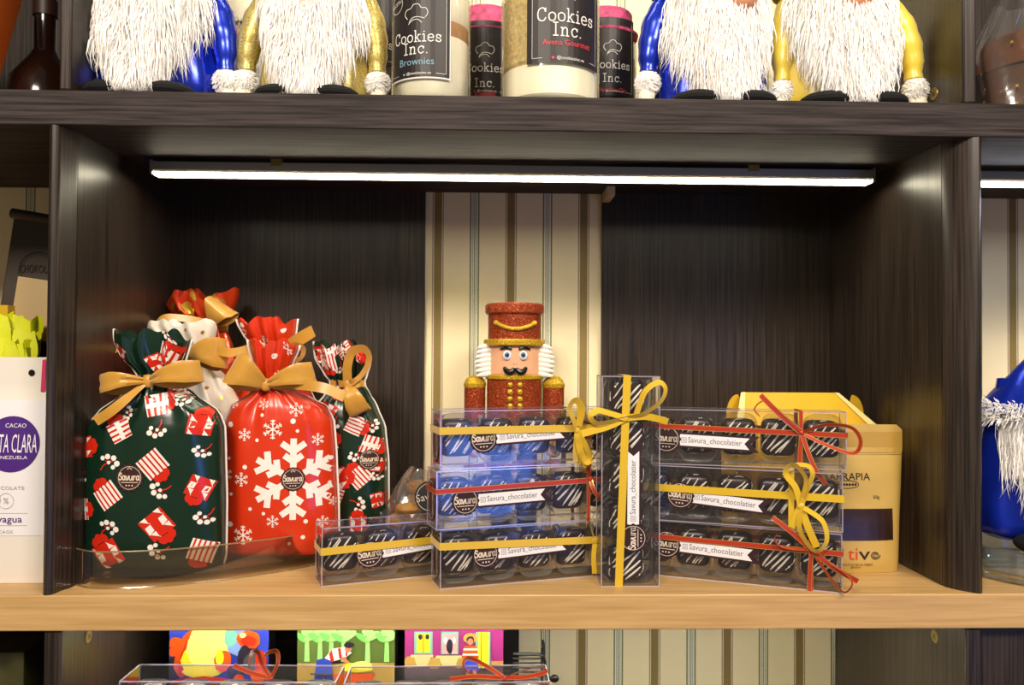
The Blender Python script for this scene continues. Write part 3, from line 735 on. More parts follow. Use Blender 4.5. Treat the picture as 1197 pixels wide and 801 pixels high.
    if bow:
        bm = MB(); fy = -(r[3]+pleat+.004)
        K = knot
        for it in bow:
            if it[0] == 'loop':
                _, (tx, ty), wpx, bulge = it; X = lambda u: ((K[0]+(tx-K[0])*u-cx)*s); Z = lambda u: z_of(K[1]+(ty-K[1])*u)
                n_ = 15; seq = []
                for i in range(n_+1):
                    u = i/n_; seq.append((X(u), fy-.002-bulge/1000*math.sin(PI*min(1,u*.9))**.8, Z(u)+.003*math.sin(PI*u), u))
                for i in range(1, 8):
                    u = 1-.02*math.sin(i/8*PI); seq.append((X(1+.03*math.sin(i/8*PI)), fy-.002-bulge/1000*math.sin(PI*.9)**.8*(1-i/8)+.004*i/8, Z(1), 1))
                for i in range(n_, -1, -1):
                    u = i/n_; seq.append((X(u), fy+.002-.002*math.sin(PI*u), Z(u)-.004*math.sin(PI*u), u))
                pts = [q[:3] for q in seq]; dx, dz = X(1)-X(0), Z(1)-Z(0); L_ = math.hypot(dx, dz); perp = Vector((-dz/L_, 0, dx/L_))
                wv = [wpx*s*(.22+.78*min(1, q[3]*1.35)**.8) for q in seq]; dirs = [perp+Vector((0,.10*math.sin(q[3]*5),0)) for q in seq]
                # crease lines: three columns with a shallow fold along the middle
                vs = []; 
                for q, w_, d_ in zip(pts, wv, dirs):
                    d_ = d_.normalized(); q = Vector(q)
                    for c_, oy in ((-.5,0),(-.25,-.0016),(0,.0006),(.25,-.0016),(.5,0)): vs.append(q+d_*(w_*c_)+Vector((0,oy,0)))
                m_ = len(seq); bm.add(vs, [(i*5+k,i*5+k+1,(i+1)*5+k+1,(i+1)*5+k) for i in range(m_-1) for k in range(4)])
            elif it[0] == 'tail':
                _, pp, wpx = it; q = [((a-cx)*s, fy-.003-o_/1000, z_of(b_)) for a, b_, o_ in [(K[0],K[1],0)]+pp]; sm_ = cr(q, 8); n_ = len(sm_); dirs = []; wv = []
                for i in range(n_):
                    tg = (Vector(sm_[min(i+1,n_-1)])-Vector(sm_[max(i-1,0)])).normalized(); perp = Vector((0,1,0)).cross(tg).normalized(); bi = tg.cross(perp); t_ = .35*math.sin(i*.25); dirs.append(perp*math.cos(t_)+bi*math.sin(t_)); wv.append(wpx*s*(.35+.65*min(1,i/(n_*.35))))
                bm.strip(sm_, wv, dirs)
            else:
                _, pp, wpx, (t0, t1) = it; q = [((a-cx)*s, fy-.003-o_/1000, z_of(b_)) for a, b_, o_ in pp]; sm_ = cr(q, 8); n_ = len(sm_); dirs = []
                for i in range(n_):
                    tg = (Vector(sm_[min(i+1,n_-1)])-Vector(sm_[max(i-1,0)])).normalized(); perp = Vector((0,1,0)).cross(tg).normalized(); bi = tg.cross(perp); a = math.radians(t0+(t1-t0)*i/(n_-1)); dirs.append(perp*math.cos(a)+bi*math.sin(a))
                bm.strip(sm_, wpx*s, dirs)
        k = K; bm.ell(((k[0]-cx)*s, fy-.002, z_of(k[1])), (.0065,.004,.0070), 14)
        o = bm.build('bow', bowm or GOLDR, ro, sharp=60)
    return t
GM = [M_GRN, M_PW, M_PR, M_PG, M_PM, M_PC]; RM = [M_RED, M_PW, M_PR, M_PG, M_PM, M_PC]; WM = [M_WHT, M_PW, M_PR, M_PG, M_PM, M_PC]
# front green bag
gm = [('gift',153,516,20,28,2),('berry',196,517,17,20),('gift',239,510,20,-10,1),('gift',108,536,20,-80,1),('berry',142,549,18,170),('gift',191,553,23,-140,0),('berry',242,541,15,-10),
      ('gift',141,588,22,38,0),('berry',198,584,18,-30),('gift',240,580,21,155,1),('berry',142,622,18,170),('gift',196,620,25,-140,1),('berry',245,616,17,-5),('gift',104,606,20,-85,2),('berry',104,572,13,0),
      ('gift',140,655,26,30,1),('berry',196,652,18,-30),('gift',242,652,22,160,0),('gift',193,487,20,-78,2),('berry',220,483,13,40),('gift',148,470,18,80,0),('berry',160,496,13,100),('gift',218,469,17,100,0),('berry',103,652,10,0),
      ('gift',204,432,20,-20,0),('gift',145,430,16,150,1),('gift',187,441,14,-60,1),('berry',203,410,12,0),('seal',166,568,15)]
gift_bag('dark green presents-print gift bag, frontmost at the far left, gold bow at its neck', 'green presents-print gift bags', 182, .062, 672,
  [(672,103,258,.024),(660,101,261,.027),(600,101,261,.031),(540,101,259,.031),(515,103,258,.030),(498,116,252,.027),(475,146,222,.021),(463,160,205,.014),(459,163,202,.012),(452,158,206,.014),(435,141,212,.021),(418,133,216,.024),(408,133,219,.024)],
  M_GRN, GM, gm, zb=.0135, neck=459, jag=.008, pleat=.006, seed=4, knot=(182,461), bow=[('loop',(131,464),21,12),('loop',(240,449),25,14),('tail',[(165,478,8),(147,494,11),(131,505,12)],11)])
# front red snowflake bag
rm = [('big',345,562,47),('seal',345,562,13),('flake',322,506,11),('flake',291,512,7),('flake',347,484,8),('flake',371,518,7),('flake',288,562,8),('flake',269,557,8),('flake',290,625,11),('flake',323,609,7),('flake',377,612,7),('flake',388,590,5),('flake',311,478,6),('flake',276,477,6),
      ('dot',274,501,3.2),('dot',305,518,2),('dot',349,508,2),('dot',344,497,3),('dot',273,539,2),('dot',292,548,2.6),('dot',276,579,2),('dot',298,595,2),('dot',313,600,2),('dot',275,613,3.2),('dot',359,610,2.5),('dot',385,540,2.5),('dot',384,568,2),('dot',356,628,2.5),('dot',341,635,2),
      ('dot',310,490,2),('dot',322,425,3.2),('flake',336,414,5),('flake',326,447,6),('dot',283,456,2)]
gift_bag('orange-red gift bag with one large white snowflake and a gold bow', 'red snowflake gift bags', 327, .112, 650,
  [(650,264,392,.020),(640,262,393,.024),(600,262,392,.027),(540,263,389,.028),(500,265,386,.027),(482,271,378,.024),(468,292,352,.018),(459,301,331,.010),(455,303,328,.010),(448,300,332,.012),(430,295,338,.018),(415,291,344,.020),(408,290,346,.020)],
  M_RED, RM, rm, rz=deg(6), zb=.0135, neck=455, pleat=.005, seed=9, knot=(313,456), bow=[('loop',(276,436),38,14),('loop',(365,442),25,14),('tail',[(345,455,8),(378,459,12),(402,469,14)],12)])
# second red snowflake bag behind
rm2 = [('flake',310,396,8),('dot',287,382,4),('dot',325,398,3.2),('dot',333,376,3),('dot',285,374,3),('dot',300,440,3),('flake',345,425,6),('flake',340,470,7),('dot',360,440,3),('flake',365,480,7)]
gift_bag('orange-red gift bag mostly hidden, its ruffled top rising behind the large snowflake bag', 'red snowflake gift bags', 318, .185, 632,
  [(632,270,372,.024),(600,268,374,.028),(520,268,374,.030),(470,272,368,.028),(440,284,356,.022),(420,296,345,.014),(411,300,338,.010),(406,300,337,.010),(398,294,339,.014),(385,284,342,.020),(375,278,343,.022),(368,276,344,.022)],
  M_RED, RM, rm2, neck=408, pleat=.006, jag=.006, seed=21, knot=(326,408), bow=[('ring',[(326,408,0),(340,402,8),(352,398,12),(360,402,13),(356,412,11),(343,415,5)],10,(20,60)),('tail',[(345,396,7),(371,381,14)],14),('loop',(285,408),14,9)])
# white bag behind the green one
wm = [('gdot',196,388,2),('gdot',210,391,2),('gdot',238,389,2),('gdot',222,384,2),('flake',225,398,4),('gdot',258,478,5),('gdot',247,450,2),('gdot',262,462,2)]
gift_bag('cream white gift bag with tiny gold dots, behind the front green bag', None, 226, .148, 645,
  [(645,176,286,.024),(600,174,288,.028),(520,176,286,.030),(470,182,278,.028),(440,192,262,.022),(422,204,246,.014),(414,209,240,.010),(409,208,241,.010),(400,197,245,.014),(388,176,249,.020),(380,170,250,.022),(376,172,248,.022)],
  M_WHT, WM, wm, seams=False, neck=411, pleat=.006, jag=.005, seed=33, knot=(226,412), bow=[('loop',(268,411),34,14),('ring',[(226,412,0),(200,408,6),(170,405,10),(150,408,12),(143,417,13)],9,(20,40)),('tail',[(255,408,8),(278,410,12),(300,405,13)],10)])
# gold-printed red bag at the back
M_RG = mat('red_gold_foil', (206,60,20), .2, spec=.8, metal=.35, bump=.2, bscale=30)
rg = [('gdot',222,366,9),('gdot',214,372,6),('gdot',250,352,8),('gdot',258,357,7),('gdot',230,350,4),('gdot',205,360,3),('gdot',244,392,5)]
gift_bag('red and gold foil gift bag, its crumpled top the highest of the bags', None, 238, .245, 625,
  [(625,190,290,.024),(560,190,290,.028),(480,192,288,.030),(430,202,280,.024),(400,222,268,.016),(387,228,262,.010),(381,227,262,.010),(374,214,266,.016),(362,198,272,.020),(352,192,276,.022),(345,196,276,.022)],
  M_RG, [M_RG]+RM[1:], rg, neck=384, seams=False, pleat=.007, jag=.009, seed=41, knot=(252,380), bow=[('loop',(266,358),36,12),('ring',[(252,380,0),(230,375,6),(205,373,10),(196,379,10)],8,(10,20))])
# right green bag
gm2 = [('gift',388,516,19,-60,2),('gift',401,556,21,-75,1),('gift',426,553,19,40,0),('gift',437,518,17,-110,2),('berry',423,530,14,20),('berry',392,540,15,-10),('gift',396,576,19,70,0),('berry',427,584,15,100),('gift',445,540,14,80,1),('berry',444,554,11,0),('gift',392,548,17,60,1),
      ('gift',420,495,17,-115,0),('berry',394,497,15,10),('berry',440,496,12,90),('gift',389,480,15,60,1),('gift',446,580,14,-80,1),('gift',424,606,16,0,1),('gift',403,460,14,-100,1),('berry',370,470,11,0),('gift',379,450,14,60,0),
      ('gift',386,425,16,190,0),('gift',389,409,13,100,2),('gift',405,412,14,-60,0),('gift',374,418,12,50,1),('berry',400,432,10,30),('gift',425,418,12,0,1),('seal',436,534,11)]
gift_bag('dark green presents-print gift bag, rightmost of the bags, gold bow hanging from its neck', 'green presents-print gift bags', 408, .165, 645,
  [(645,364,450,.024),(600,362,453,.028),(540,362,452,.030),(500,363,448,.028),(475,370,438,.024),(462,380,430,.018),(452,386,424,.011),(447,386,423,.011),(438,378,426,.014),(422,368,430,.020),(410,366,428,.022),(404,366,422,.022)],
  M_GRN, GM, gm2, rz=deg(-4), neck=449, pleat=.006, jag=.006, seed=52, knot=(411,449), bow=[('ring',[(411,449,0),(412,430,8),(418,413,12),(432,409,14),(438,421,14),(429,438,10),(413,450,2)],10,(15,50)),('loop',(426,482),25,12),('tail',[(418,447,6),(426,449,8)],9)])

# ---------------------------------------------------------------- acrylic tray
ACR = film('acrylic', (244,238,225), .07, .03, .015, (220,200,160)); ACRE = film('acrylic_edge', (225,200,150), .3, .1, .25, (220,190,130))
tp = [Pz(x, y, 0) for x, y in ((79,686),(113,689),(170,687.5),(227,682.6),(284,675.5),(340,667),(385,657),(425,648))]
pl = [(v.x, v.y) for v in tp]; pl[0] = (-.4292, pl[0][1]+.004); arc = cr(pl, 6); right = (arc[-1][0]-.005, .245); left = (-.4292,.245)
c0 = (-.31,.12); t = thing('acrylic_tray', 'shallow clear acrylic tray with a bowed front lip, under the gift bags', 'tray', (c0[0],c0[1],0))
loop = [(a-c0[0], b-c0[1]) for a, b in arc]+[(right[0]-c0[0],right[1]-c0[1]),(left[0]-c0[0],left[1]-c0[1])]
def offl(lp, k): 
    cx = sum(p[0] for p in lp)/len(lp); cy = sum(p[1] for p in lp)/len(lp); return [(cx+(x-cx)*(1-k), cy+(y-cy)*(1-k)) for x, y in lp]
m = MB(); n = len(loop); ins = offl(loop, .03)
m.add([(x,y,.0005) for x, y in loop]+[(x,y,.036) for x, y in loop]+[(x,y,.036) for x, y in ins]+[(x,y,.012) for x, y in ins], [((i+1)%n if k == 0 else k*n+(i+1)%n, k*n+i, (k+1)*n+i, (k+1)*n+(i+1)%n) for k in range(3) for i in range(n) if i < len(arc)-1 or True])
m.build('tray_wall', ACR, t); m = MB(); m.add([(x,y,.0105) for x, y in ins]+[(x,y,.0128) for x, y in ins], [tuple(range(n))[::-1], tuple(range(n,2*n))]+[(i,(i+1)%n,(i+1)%n+n,i+n) for i in range(n)])
m.build('tray_floor', ACR, t, smooth=False)
for z, nm in ((.036,'rim'),(.0008,'foot_rim')): MB().tube([(x,y,z) for x, y in loop[:len(arc)]], .0008, 6).build(nm, ACRE, t)

# ---------------------------------------------------------------- cellophane bag of cookies
cb = Pz(470,640,0); ck = P(480,600,.12)
t = thing('cookie_bag', 'cellophane bag of golden brown cookies behind the lone chocolate box, black oval label', 'bag', (P(480,600,.15).x,.15,0))
s = .905/F
def cfn(u, v):
    a = 2*PI*u; z = v*.098; w = .048*(1-v**1.6*.72)+.003*math.sin(5*a+9*v)*(v+.2); 
    return (w*math.cos(a)+.012*v+.002*math.sin(7*a+20*v), .030*(1-v*.6)*math.sin(a)+.002*math.sin(4*a+13*v), z+.003*math.sin(3*a)*v)
MB().grid(cfn, 60, 24, cu=True).build('cellophane', CELLO, t)
CK = mat('baked_brown', (166,120,58), .6, var=.45, vscale=60, bump=.5, bscale=120); m = MB(); rr = random.Random(2)
for k in range(22):
    z = .008+.0075*(k//2)*.9; w = .033*(1-(z/.1)**1.6*.72); m.ell((rr.uniform(-w,w)*.7+.012*z/.098, rr.uniform(-.012,.010), z), (.020*(1-z*5),.012,.009), 12, jit=.08)
m.build('cookies', CK, t); m = MB(); sf = lambda x, z, o: (x, -.026+.18*(z-.07)-o-.004, z)
m.decal([disc(.024,.072,.017,24,sx=1.0,ang=.5)], sf, .0006, 0, step=1); m.decal(ring2(.024,.072,.0145,.0006,24), sf, .001, 1); m.text('Savura',.024,.069,.008,sf,.001,1,.2)
m.build('oval_label', [DKX, CREAMI], t, smooth=False)
# ================================================================= nutcracker
GR = glitter('red_glitter', (158,58,20), (255,150,100), 1300, .35); GG = glitter('gold_glitter', (214,170,20), (255,244,130), 1300, .4)
SKIN = mat('painted_flesh', (232,176,138), .5); BLK = mat('gloss_black', (16,14,14), .3); EYEW = mat('eye_white', (240,240,238), .25); IRIS = mat('blue_iris', (60,110,160), .3); HAIRW = mat('white_hair', (244,240,228), .6)
NY = .19; ns = (NY+.78)/F; nb = P(600,652,NY)
t = thing('nutcracker', 'glittery red and gold wooden nutcracker soldier standing against the striped wallpaper', 'nutcracker', (nb.x,NY,0))
nx = lambda px: (px-600)*ns
zo = P(600,400,NY).z
nz_ = lambda py: zo+(400-py)*ns
def cyl(py0, py1, r, mt, name, parent=None, cx=600, n=40, bev=.0012, sy=1.0, py_=0):
    z0, z1 = nz_(py1), nz_(py0); R_ = r*ns
    return MB().lathe([(0,z0),(R_-bev,z0),(R_,z0+bev),(R_,z1-bev),(R_-bev,z1),(0,z1)], n, (nx(cx),py_,0), sy=sy).build(name, mt, parent or t, sharp=30)
for sx in (-1,1):
    m = MB(); x = nx(600+sx*15); m.lathe([(0,.012),(.011,.012),(.013,.02),(.012,.06),(.0125,nz_(520)-.008),(0,nz_(520)-.008)], 24, (x,0,0)); m.build('leg', BLK, t)
    MB().ell((x,-.008,.0205), (.013,.022,.0085), 20).build('boot', BLK, t)
MB().lathe([(0,0),(.05,0),(.052,.002),(.052,.010),(.05,.012),(0,.012)], 40).build('base', GR, t)
tor = cyl(443,522,32,GR,'torso'); cyl(437.5,443.5,33.5,GG,'collar'); cyl(516,522,33.5,GG,'belt')
cyl(403,438,30.5,SKIN,'head'); h = cyl(366,400,31,GR,'hat'); cyl(355.5,368,34.5,GR,'hat_lid',h,bev=.002); cyl(397,404.5,36,GG,'hat_brim',h)
m = MB(); pts = []
for i in range(17):
    a = -.78+1.56*i/16; pts.append((31.5*ns*math.sin(a), -31.5*ns*math.cos(a)-.001, nz_(378.5+7*math.cos(a/.78*PI/2))))
m.tube(pts, .0024, 8); m.ell(pts[0], (.0032,)*3, 10); m.ell(pts[-1], (.0032,)*3, 10); m.build('hat_braid', GG, h)
fy = lambda px: -math.sqrt(max(0, (30.5*ns)**2-nx(px)**2))
for sx in (-1,1):
    px = 600+sx*9.2
    e = MB().ell((nx(px), fy(px)-.001, nz_(415.5)), (.0049,.003,.0058), 20); e.ell((nx(px)-.0002, fy(px)-.0033, nz_(415)), (.0029,.0015,.0032), 16, 1); e.ell((nx(px), fy(px)-.0046, nz_(415)), (.0014,.0006,.0016), 12, 2)
    e.build('eye', [EYEW, IRIS, BLK], t)
    q = [(nx(600+sx*4), fy(600+sx*4)-.0014, nz_(409)), (nx(600+sx*9), fy(600+sx*9)-.0018, nz_(406.6)), (nx(600+sx*17), fy(600+sx*17)-.0014, nz_(408.6))]
    MB().tube(cr(q,6), [.0009+.0009*math.sin(PI*i/12) for i in range(13)], 8).build('eyebrow', BLK, t)
    q = [(nx(600+sx*.6), fy(600)-.004, nz_(430)), (nx(600+sx*5), fy(605)-.004, nz_(434.2)), (nx(600+sx*10), fy(610)-.003, nz_(433)), (nx(600+sx*12.5), fy(612)-.002, nz_(429))]
    MB().tube(cr(q,6), [.0014+.0020*math.sin(PI*(i+2)/21) for i in range(19)], 10).build('moustache', BLK, t)
    # layered felt curls of hair
    m = MB()
    for k in range(7):
        py = 404+k*5.4; x0 = 600+sx*27; L = 14+3*math.sin(PI*k/7)
        for dy in (-.010,-.003,.005):
            q = [(nx(x0), dy, nz_(py)), (nx(x0+sx*L*.6), dy-.002, nz_(py+1.5)), (nx(x0+sx*(L+2)), dy-.002, nz_(py+5+dy*200))]
            m.tube(cr(q,4), [.0032,.0034,.0035,.0034,.003,.0026,.002,.0014,.0005], 8)
    m.build('hair', HAIRW, t)
    ax = 600+sx*46
    am = cyl(450,520,12.3,GR,'arm',cx=ax,n=28)
    z0 = nz_(452); MB().lathe([(0,z0-.001),(.0128,z0-.001),(.0134,z0+.0015),(.0132,z0+.004),(.0125,z0+.0045),(.0110,z0+.0085),(.0070,z0+.0120),(0,z0+.0135)], 28, (nx(ax),0,0)).build('shoulder_pad', GG, am)
    MB().ell((nx(ax),-.002,nz_(525)), (.010,.009,.010), 16).build('hand', SKIN, am)
for k in range(4):
    for sx in (-5.5,5.5):
        px = 600+sx; MB().ell((nx(px), -math.sqrt((32*ns)**2-nx(px)**2)-.0006, nz_(449+k*7.9)), (.0033,.0018,.0033), 14).build('button', GG, t)
m = MB(); m.tube([(0,fy(600)+.001,nz_(420)),(0,fy(600)-.002,nz_(425)),(0,fy(600)-.0045,nz_(428.5)),(0,fy(600),nz_(430))], [.0012,.002,.0028,.001], 10); m.build('nose', SKIN, t)

# ================================================================= jars of cookie mix
FLOUR = mat('white_flour', (252,243,216), .8, var=.03, vscale=30); BSUG = mat('brown_sugar', (190,140,90), .85, var=.1, vscale=200); OATS = mat('oat_flakes', (206,180,120), .85, var=.28, vscale=260, bump=.6, bscale=260)
CHIP = mat('chocolate_chips', (60,34,22), .5, var=.3, vscale=300); LBL = mat('black_label', (28,22,22), .45); WINK = mat('white_print', (226,222,214), .5); PINKF = mat('pink_print_fabric', (186,70,108), .7, var=.6, vscale=120); RINK = mat('red_print', (214,50,70), .5); BINK = mat('pale_blue_print', (120,160,180), .5); LIDM = mat('cream_lid', (226,214,190), .5)
def jar(label, group, cx, Y, hwpx, layers, lab, name2, n2c, border=False, fabric=False):
    s = (Y+.78)/F; b = P(cx, 100, Y); R_ = hwpx*s; z0 = TT; Hj = max(.13, R_*2.6)
    t = thing('mix_jar', label, 'jar', (b.x, Y, z0+.0004), 0, group); zt = lambda py: P(cx, py, Y-R_).z-z0
    g = .0022
    MB().lathe([(0,.0008),(R_*.9,.0008),(R_,.008),(R_,Hj*.86),(R_*.82,Hj*.95),(R_*.8,Hj)], 48).build('glass', GLASS, t)
    zz = .004; Ri = R_-g
    for py, mt, nm in layers:
        z1_ = min(Hj*.86, zt(py)) if py is not None else Hj*.84
        m = MB(); m.lathe([(0,zz),(Ri*.93,zz),(Ri,min(zz+.004, z1_)),(Ri,z1_),(0,z1_)], 48); m.build('layer', mt, t)['label'] = nm; zz = z1_+.0001
    MB().lathe([(0,Hj+.0004),(R_*.86,Hj+.0004),(R_*.86,Hj+.018),(R_*.82,Hj+.02),(0,Hj+.02)], 40).build('lid', PINKF if fabric else LIDM, t)
    l, r, bot, top, rot = lab; rc = math.asin(max(-.98, min(.98, ((l+r)/2-cx)*s/R_)))
    wl = R_*(math.asin(min(.97,(r-cx)*s/R_))-math.asin(max(-.97,(l-cx)*s/R_)))
    zb_, ztp = zt(bot), zt(top); hgt = ztp-zb_
    sf = lambda x, z, o: ((R_+.0006+o)*math.sin(rc+x/R_), -(R_+.0006+o)*math.cos(rc+x/R_), z)
    m = MB()
    def strips(x0,x1,za,zc,off,mi):
        k = 14; m.decal([[(x0+(x1-x0)*i/k,za),(x0+(x1-x0)*(i+1)/k,za),(x0+(x1-x0)*(i+1)/k,zc),(x0+(x1-x0)*i/k,zc)] for i in range(k)], sf, off, mi, step=1)
    if border: strips(-wl/2,wl/2,zb_,ztp,0,1); strips(-wl/2+.0012,wl/2-.0012,zb_+.0016,ztp-.001,.0003,0)
    else: strips(-wl/2,wl/2,zb_,ztp,0,0)
    a = wl/2*.86; zl = zb_+.005
    m.decal(line2([(-a,ztp-.004),(-a,zl),(-a+.010,zl)], .0004)+line2([(a-.010,zl),(a,zl),(a,ztp-.004)], .0004), sf, .0005, 1)
    u = wl; yC = zt(name2[0]); yI = zt(name2[1]); y3 = zt(name2[2])
    m.decal(strokes('Cookies', u*.155, u*.0145, 0, yC, 0, gap=.11), sf, .0006, 1); m.decal(strokes('Inc.', u*.155, u*.0145, .0, yI, 0, gap=.14), sf, .0006, 1)
    m.text(name2[3], 0, y3, u*(.105 if len(name2[3]) < 10 else .07), sf, .0006, n2c, 0, sx=.95)
    m.decal([disc(-u*.18,zl,u*.018,10)], sf, .0006, n2c); m.text('@cookiesinc.ve', u*.04, zl-u*.014, u*.04, sf, .0006, 1)
    # chef's hat drawing
    hc = yC+u*.40; k = u*.17
    cl = [(-.75,.0),(-1.0,.35),(-.85,.75),(-.45,.85),(-.2,1.15),(.25,1.15),(.45,.85),(.85,.8),(1.0,.4),(.78,.02)]
    m.decal(line2([(p[0]*k, hc+(p[1]-.4)*k) for p in cr(cl,3)], .0006)+line2([(p[0]*k, hc+(p[1]-.4)*k) for p in cr([(-.6,-.3),(-.3,.05),(.2,.1),(.75,-.05)],3)], .0006)+line2([(p[0]*k, hc+(p[1]-.4)*k) for p in cr([(-.65,-.45),(-.3,-.15),(.2,-.12),(.5,-.4)],3)], .0006), sf, .0006, 1)
    if border:
        m.decal(ring2(-u*.34, yC+u*.58, u*.12, .0005, 20), sf, .0006, 1); m.text('RECETA', -u*.34, yC+u*.57, u*.05, sf, .0006, 1, .3, sx=.8)
    m.build('label', [LBL, WINK, RINK, BINK], t, smooth=False)
    if fabric: MB().lathe([(R_*.88,Hj*.98),(R_*1.03,Hj*.93),(R_*1.05,zt(30)),(R_*1.07,zt(24))][:3], 40).build('fabric_skirt', PINKF, t)
    return t
GJ = 'jars of layered cookie mix'
jar('glass mix jar with flour and brown sugar layers, black label edged in white', None, 504, .052, 46, [(38,FLOUR,'white flour layer'),(20,BSUG,'brown sugar layer'),(None,FLOUR,'white flour layer')], (458,522,92,-18,0), (49,63,76,'Brownies'), 3, border=True)
jar('widest glass mix jar, golden oats above cream flour, at the centre', None, 643, .062, 58, [(72,FLOUR,'cream flour layer'),(None,OATS,'golden oat layer')], (620,697,74,-30,0), (25,42,53,'Avena Gourmet'), 2)
jar('jar under pink printed fabric, glimpsed between the two large jars', None, 567, .17, 36, [(60,FLOUR,'white flour layer'),(None,BSUG,'brown layer')], (540,594,112,24,0), (84,102,113,'Vainilla'), 2, fabric=True)
jar('jar with a black label peeking out right of the widest jar', None, 706, .17, 38, [(60,CHIP,'dark layer'),(None,FLOUR,'white layer')], (684,737,112,20,0), (80,96,107,'Chocolate Chip'), 2, fabric=True)
jar('jar with a black label, glimpsed behind the gold glitter gnome', None, 440, .17, 36, [(60,CHIP,'dark layer'),(None,FLOUR,'white layer')], (414,468,76,-18,0), (56,72,84,'Gourmet'), 2)

# ================================================================= plush gnomes
FURM = mat('white_fur', (246,243,238), .75, sheen=.4, var=.06, vscale=40); MITT = mat('cream_plush', (236,228,208), .9, sheen=.4)
BLUE = mat('blue_satin_foil', (24,52,190), .24, metal=.5, spec=.8, bump=.35, bscale=22); GOLDG = glitter('gold_glitter_cloth', (206,184,96), (255,250,190), 1600, .45); YSAT = mat('yellow_satin', (236,208,70), .32, spec=.7, sheen=.3, bump=.3, bscale=18)
CSAT = mat('cream_satin', (232,222,190), .35, sheen=.3, bump=.3, bscale=18); NOSE = mat('peach_nose', (232,160,124), .6); BOOT = mat('black_velvet', (10,9,10), .9)
def fur(mb, n, root, tip, w, rnd, mi=0):
    for _ in range(n):
        a = root(rnd); b = tip(a, rnd); A = Vector(a); B = Vector(b); d = B-A; L = d.length
        if L < 1e-6: continue
        d.normalize(); s_ = d.cross(Vector((rnd.uniform(-.3,.3),-1,rnd.uniform(-.3,.3)))); s_.normalize(); bow_ = Vector((rnd.uniform(-.15,.15),rnd.uniform(-.2,.05),rnd.uniform(-.1,.1)))*L
        ww = w*rnd.uniform(.7,1.3); vs = []
        for k, q in ((0,1),(.4,.95),(.75,.7)):
            c = A+d*(L*k)+bow_*(4*k*(1-k)); vs += [c-s_*ww*q/2, c+s_*ww*q/2]
        vs.append(B); mb.add(vs, [(0,1,3,2),(2,3,5,4),(4,5,6)], mi)
def mitten(t, c, s, parent, rnd, dirn=-1):
    m = MB().ell(c, (.0115*s,.010*s,.0125*s), 14, jit=.05); 
    def rt_(r):
        a, b = r.uniform(0,2*PI), math.asin(r.uniform(-1,1)); return (c[0]+.011*s*math.cos(b)*math.cos(a), c[1]+.0095*s*math.cos(b)*math.sin(a), c[2]+.012*s*math.sin(b))
    fur(m, 900, rt_, lambda a, r: (a[0]+(a[0]-c[0])*.30+r.uniform(-.0012,.0012), a[1]+(a[1]-c[1])*.30, a[2]+(a[2]-c[2])*.22-.0020), .0007, rnd)
    m.build('fur_cuff', FURM, parent)
    h = (c[0]+.003*s*dirn, c[1]-.002, c[2]-.0185*s); MB().ell(h, (.0082*s,.008*s,.0115*s), 14).ell((h[0]-.007*s*dirn,h[1],h[2]+.004*s), (.0035*s,.0035*s,.006*s), 10).build('mitten', MITT, parent)
